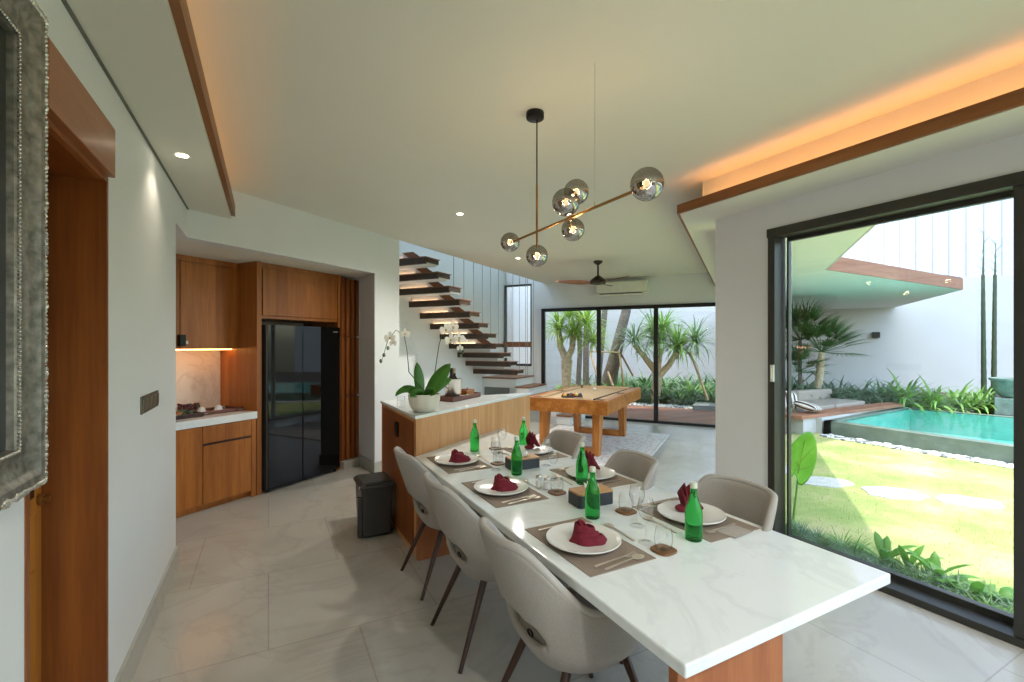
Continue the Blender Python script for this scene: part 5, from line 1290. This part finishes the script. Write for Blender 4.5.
# border at the foot of the glass
BR_ = [strappy('border_plant', mt, 60, .26, .012, 31+k, (.5, 1.5), (1., 2.2)) for k, mt in enumerate((LEAFG, LEAFM))]
ug = set(); rnd = random.Random(77)
for i in range(60):
    y = 1.0+ (i/59)*2.1; x = 3.86+rnd.uniform(-.10, .22)+max(0, (y-2.0))*.42*rnd.random()
    k = rnd.choice((0, 0, 1)); o = BR_[k]
    if k in ug: c = o.copy(); COL.objects.link(c)
    else: ug.add(k); c = o
    c.location = (x, y, GZ); c.rotation_euler = (0, 0, rnd.uniform(0, 6)); c.scale = (rnd.uniform(.6, 1.0),)*3
    tag(c, 'tuft of fine grassy border planting at the foot of the glass door', 'plant', 'grassy tufts along the glass door')
def broad(px, py, n, ln, w_, lab, seed):
    rd = random.Random(seed); p = onz(px, py, GZ); t = thing('leafy_plant', lab, 'plant', p, 0, 'broad leaved plants along the glass door')
    for k in range(n):
        m = M(); az = k*2.4+rd.uniform(-.4, .4); m.blade((0, 0, 0), az, rd.uniform(.7, 1.4), ln*rd.uniform(.7, 1.1), w_, rd.uniform(.6, 1.7), 6, .2, True, lambda t_: (.15+math.sin(PI*t_**1.3)) if t_ < 1 else .03)
        m.build('leaf', LEAFB, t, local=True, smooth=True)
for i, (px, py, n, ln, w_, lab) in enumerate(((884, 566, 7, .34, .07, 'broad leaved green plant just beyond the table corner'), (908, 574, 6, .30, .06, 'broad leaved green plant second from the table corner'), (935, 583, 8, .36, .07, 'broad leaved plant with long drooping leaves by the glass'),
                           (952, 592, 7, .26, .08, 'dark broad leaved plant near the middle of the glass sill'), (975, 603, 5, .3, .07, 'broad leaved plant right of the dark one by the sill'), (1004, 612, 7, .26, .08, 'broad leaved green plant beside the black door stile'))):
    broad(px, py, n, ln*.85, w_*.8, lab, i)
# grass blades on the lawn
m = M(); rnd = random.Random(5)
for i in range(9000):
    x = rnd.uniform(3.9, 8.8); y = rnd.uniform(.2, 4.8)
    if (x-3.6)*.72+2.85 < y: continue
    m.blade((x, y, GZ-.004), rnd.uniform(0, 6.28), rnd.uniform(.9, 1.5), rnd.uniform(.02, .045), .006, .5, 1, 0)
m.build('lawn_blades', leafm('grass_blade', '#8fa552', '#b9b878', .8, .3)); tag(bpy.data.objects['lawn_blades'], 'short green and dry grass blades growing on the lawn', 'grass', None, 'stuff')

# ================================================================== LIGHT
w = bpy.data.worlds.new('world'); sc.world = w; w.use_nodes = True; nt = w.node_tree
bg = nt.nodes['Background']; sk = nt.nodes.new('ShaderNodeTexSky'); sk.sky_type = 'NISHITA'; sk.sun_disc = False
sk.sun_elevation = math.radians(80); sk.sun_rotation = math.radians(236); sk.air_density = 1.2; sk.dust_density = 2.0
nt.links.new(sk.outputs[0], bg.inputs[0]); bg.inputs[1].default_value = .50
s_ = bpy.data.lights.new('sun', 'SUN'); s_.energy = 1.9; s_.angle = math.radians(.8); s_.color = (1, .96, .88)
so_ = bpy.data.objects.new('sun', s_); COL.objects.link(so_); so_.rotation_euler = Vector((-.13, .15, -2.9)).to_track_quat('-Z', 'Y').to_euler(); so_.location = (-5, -5, 12)
def area(p, sx, sy, e, col, rot=(0, 0, 0)):
    l_ = bpy.data.lights.new('ceiling_lamp', 'AREA'); l_.shape = 'RECTANGLE'; l_.size = sx; l_.size_y = sy; l_.energy = e; l_.color = col
    o = bpy.data.objects.new('ceiling_lamp', l_); COL.objects.link(o); o.location = p; o.rotation_euler = rot; return o
# unseen spots added behind the camera to brighten the interior, no fixtures
for p in ((.6, -1.0, HCEIL-.012), (2.2, -1.0, HCEIL-.012), (1.4, -2.6, HCEIL-.012)): spot(p, 70, 2.7, (1, .99, .97))

# ================================================================== CAMERA
cam = bpy.data.cameras.new('camera'); co = bpy.data.objects.new('camera', cam); COL.objects.link(co)
co.location = (0, 0, HC); co.rotation_euler = (PI/2, 0, -YAW)
cam.sensor_width = 36; cam.lens = FPX/1024*36; cam.shift_y = 3.0/1024; cam.clip_start = .02; cam.clip_end = 200
sc.camera = co
sc.view_settings.view_transform = 'Standard'; sc.view_settings.look = 'None'; sc.view_settings.gamma = 1
sc.view_settings.use_curve_mapping = False; sc.view_settings.exposure = 0.97
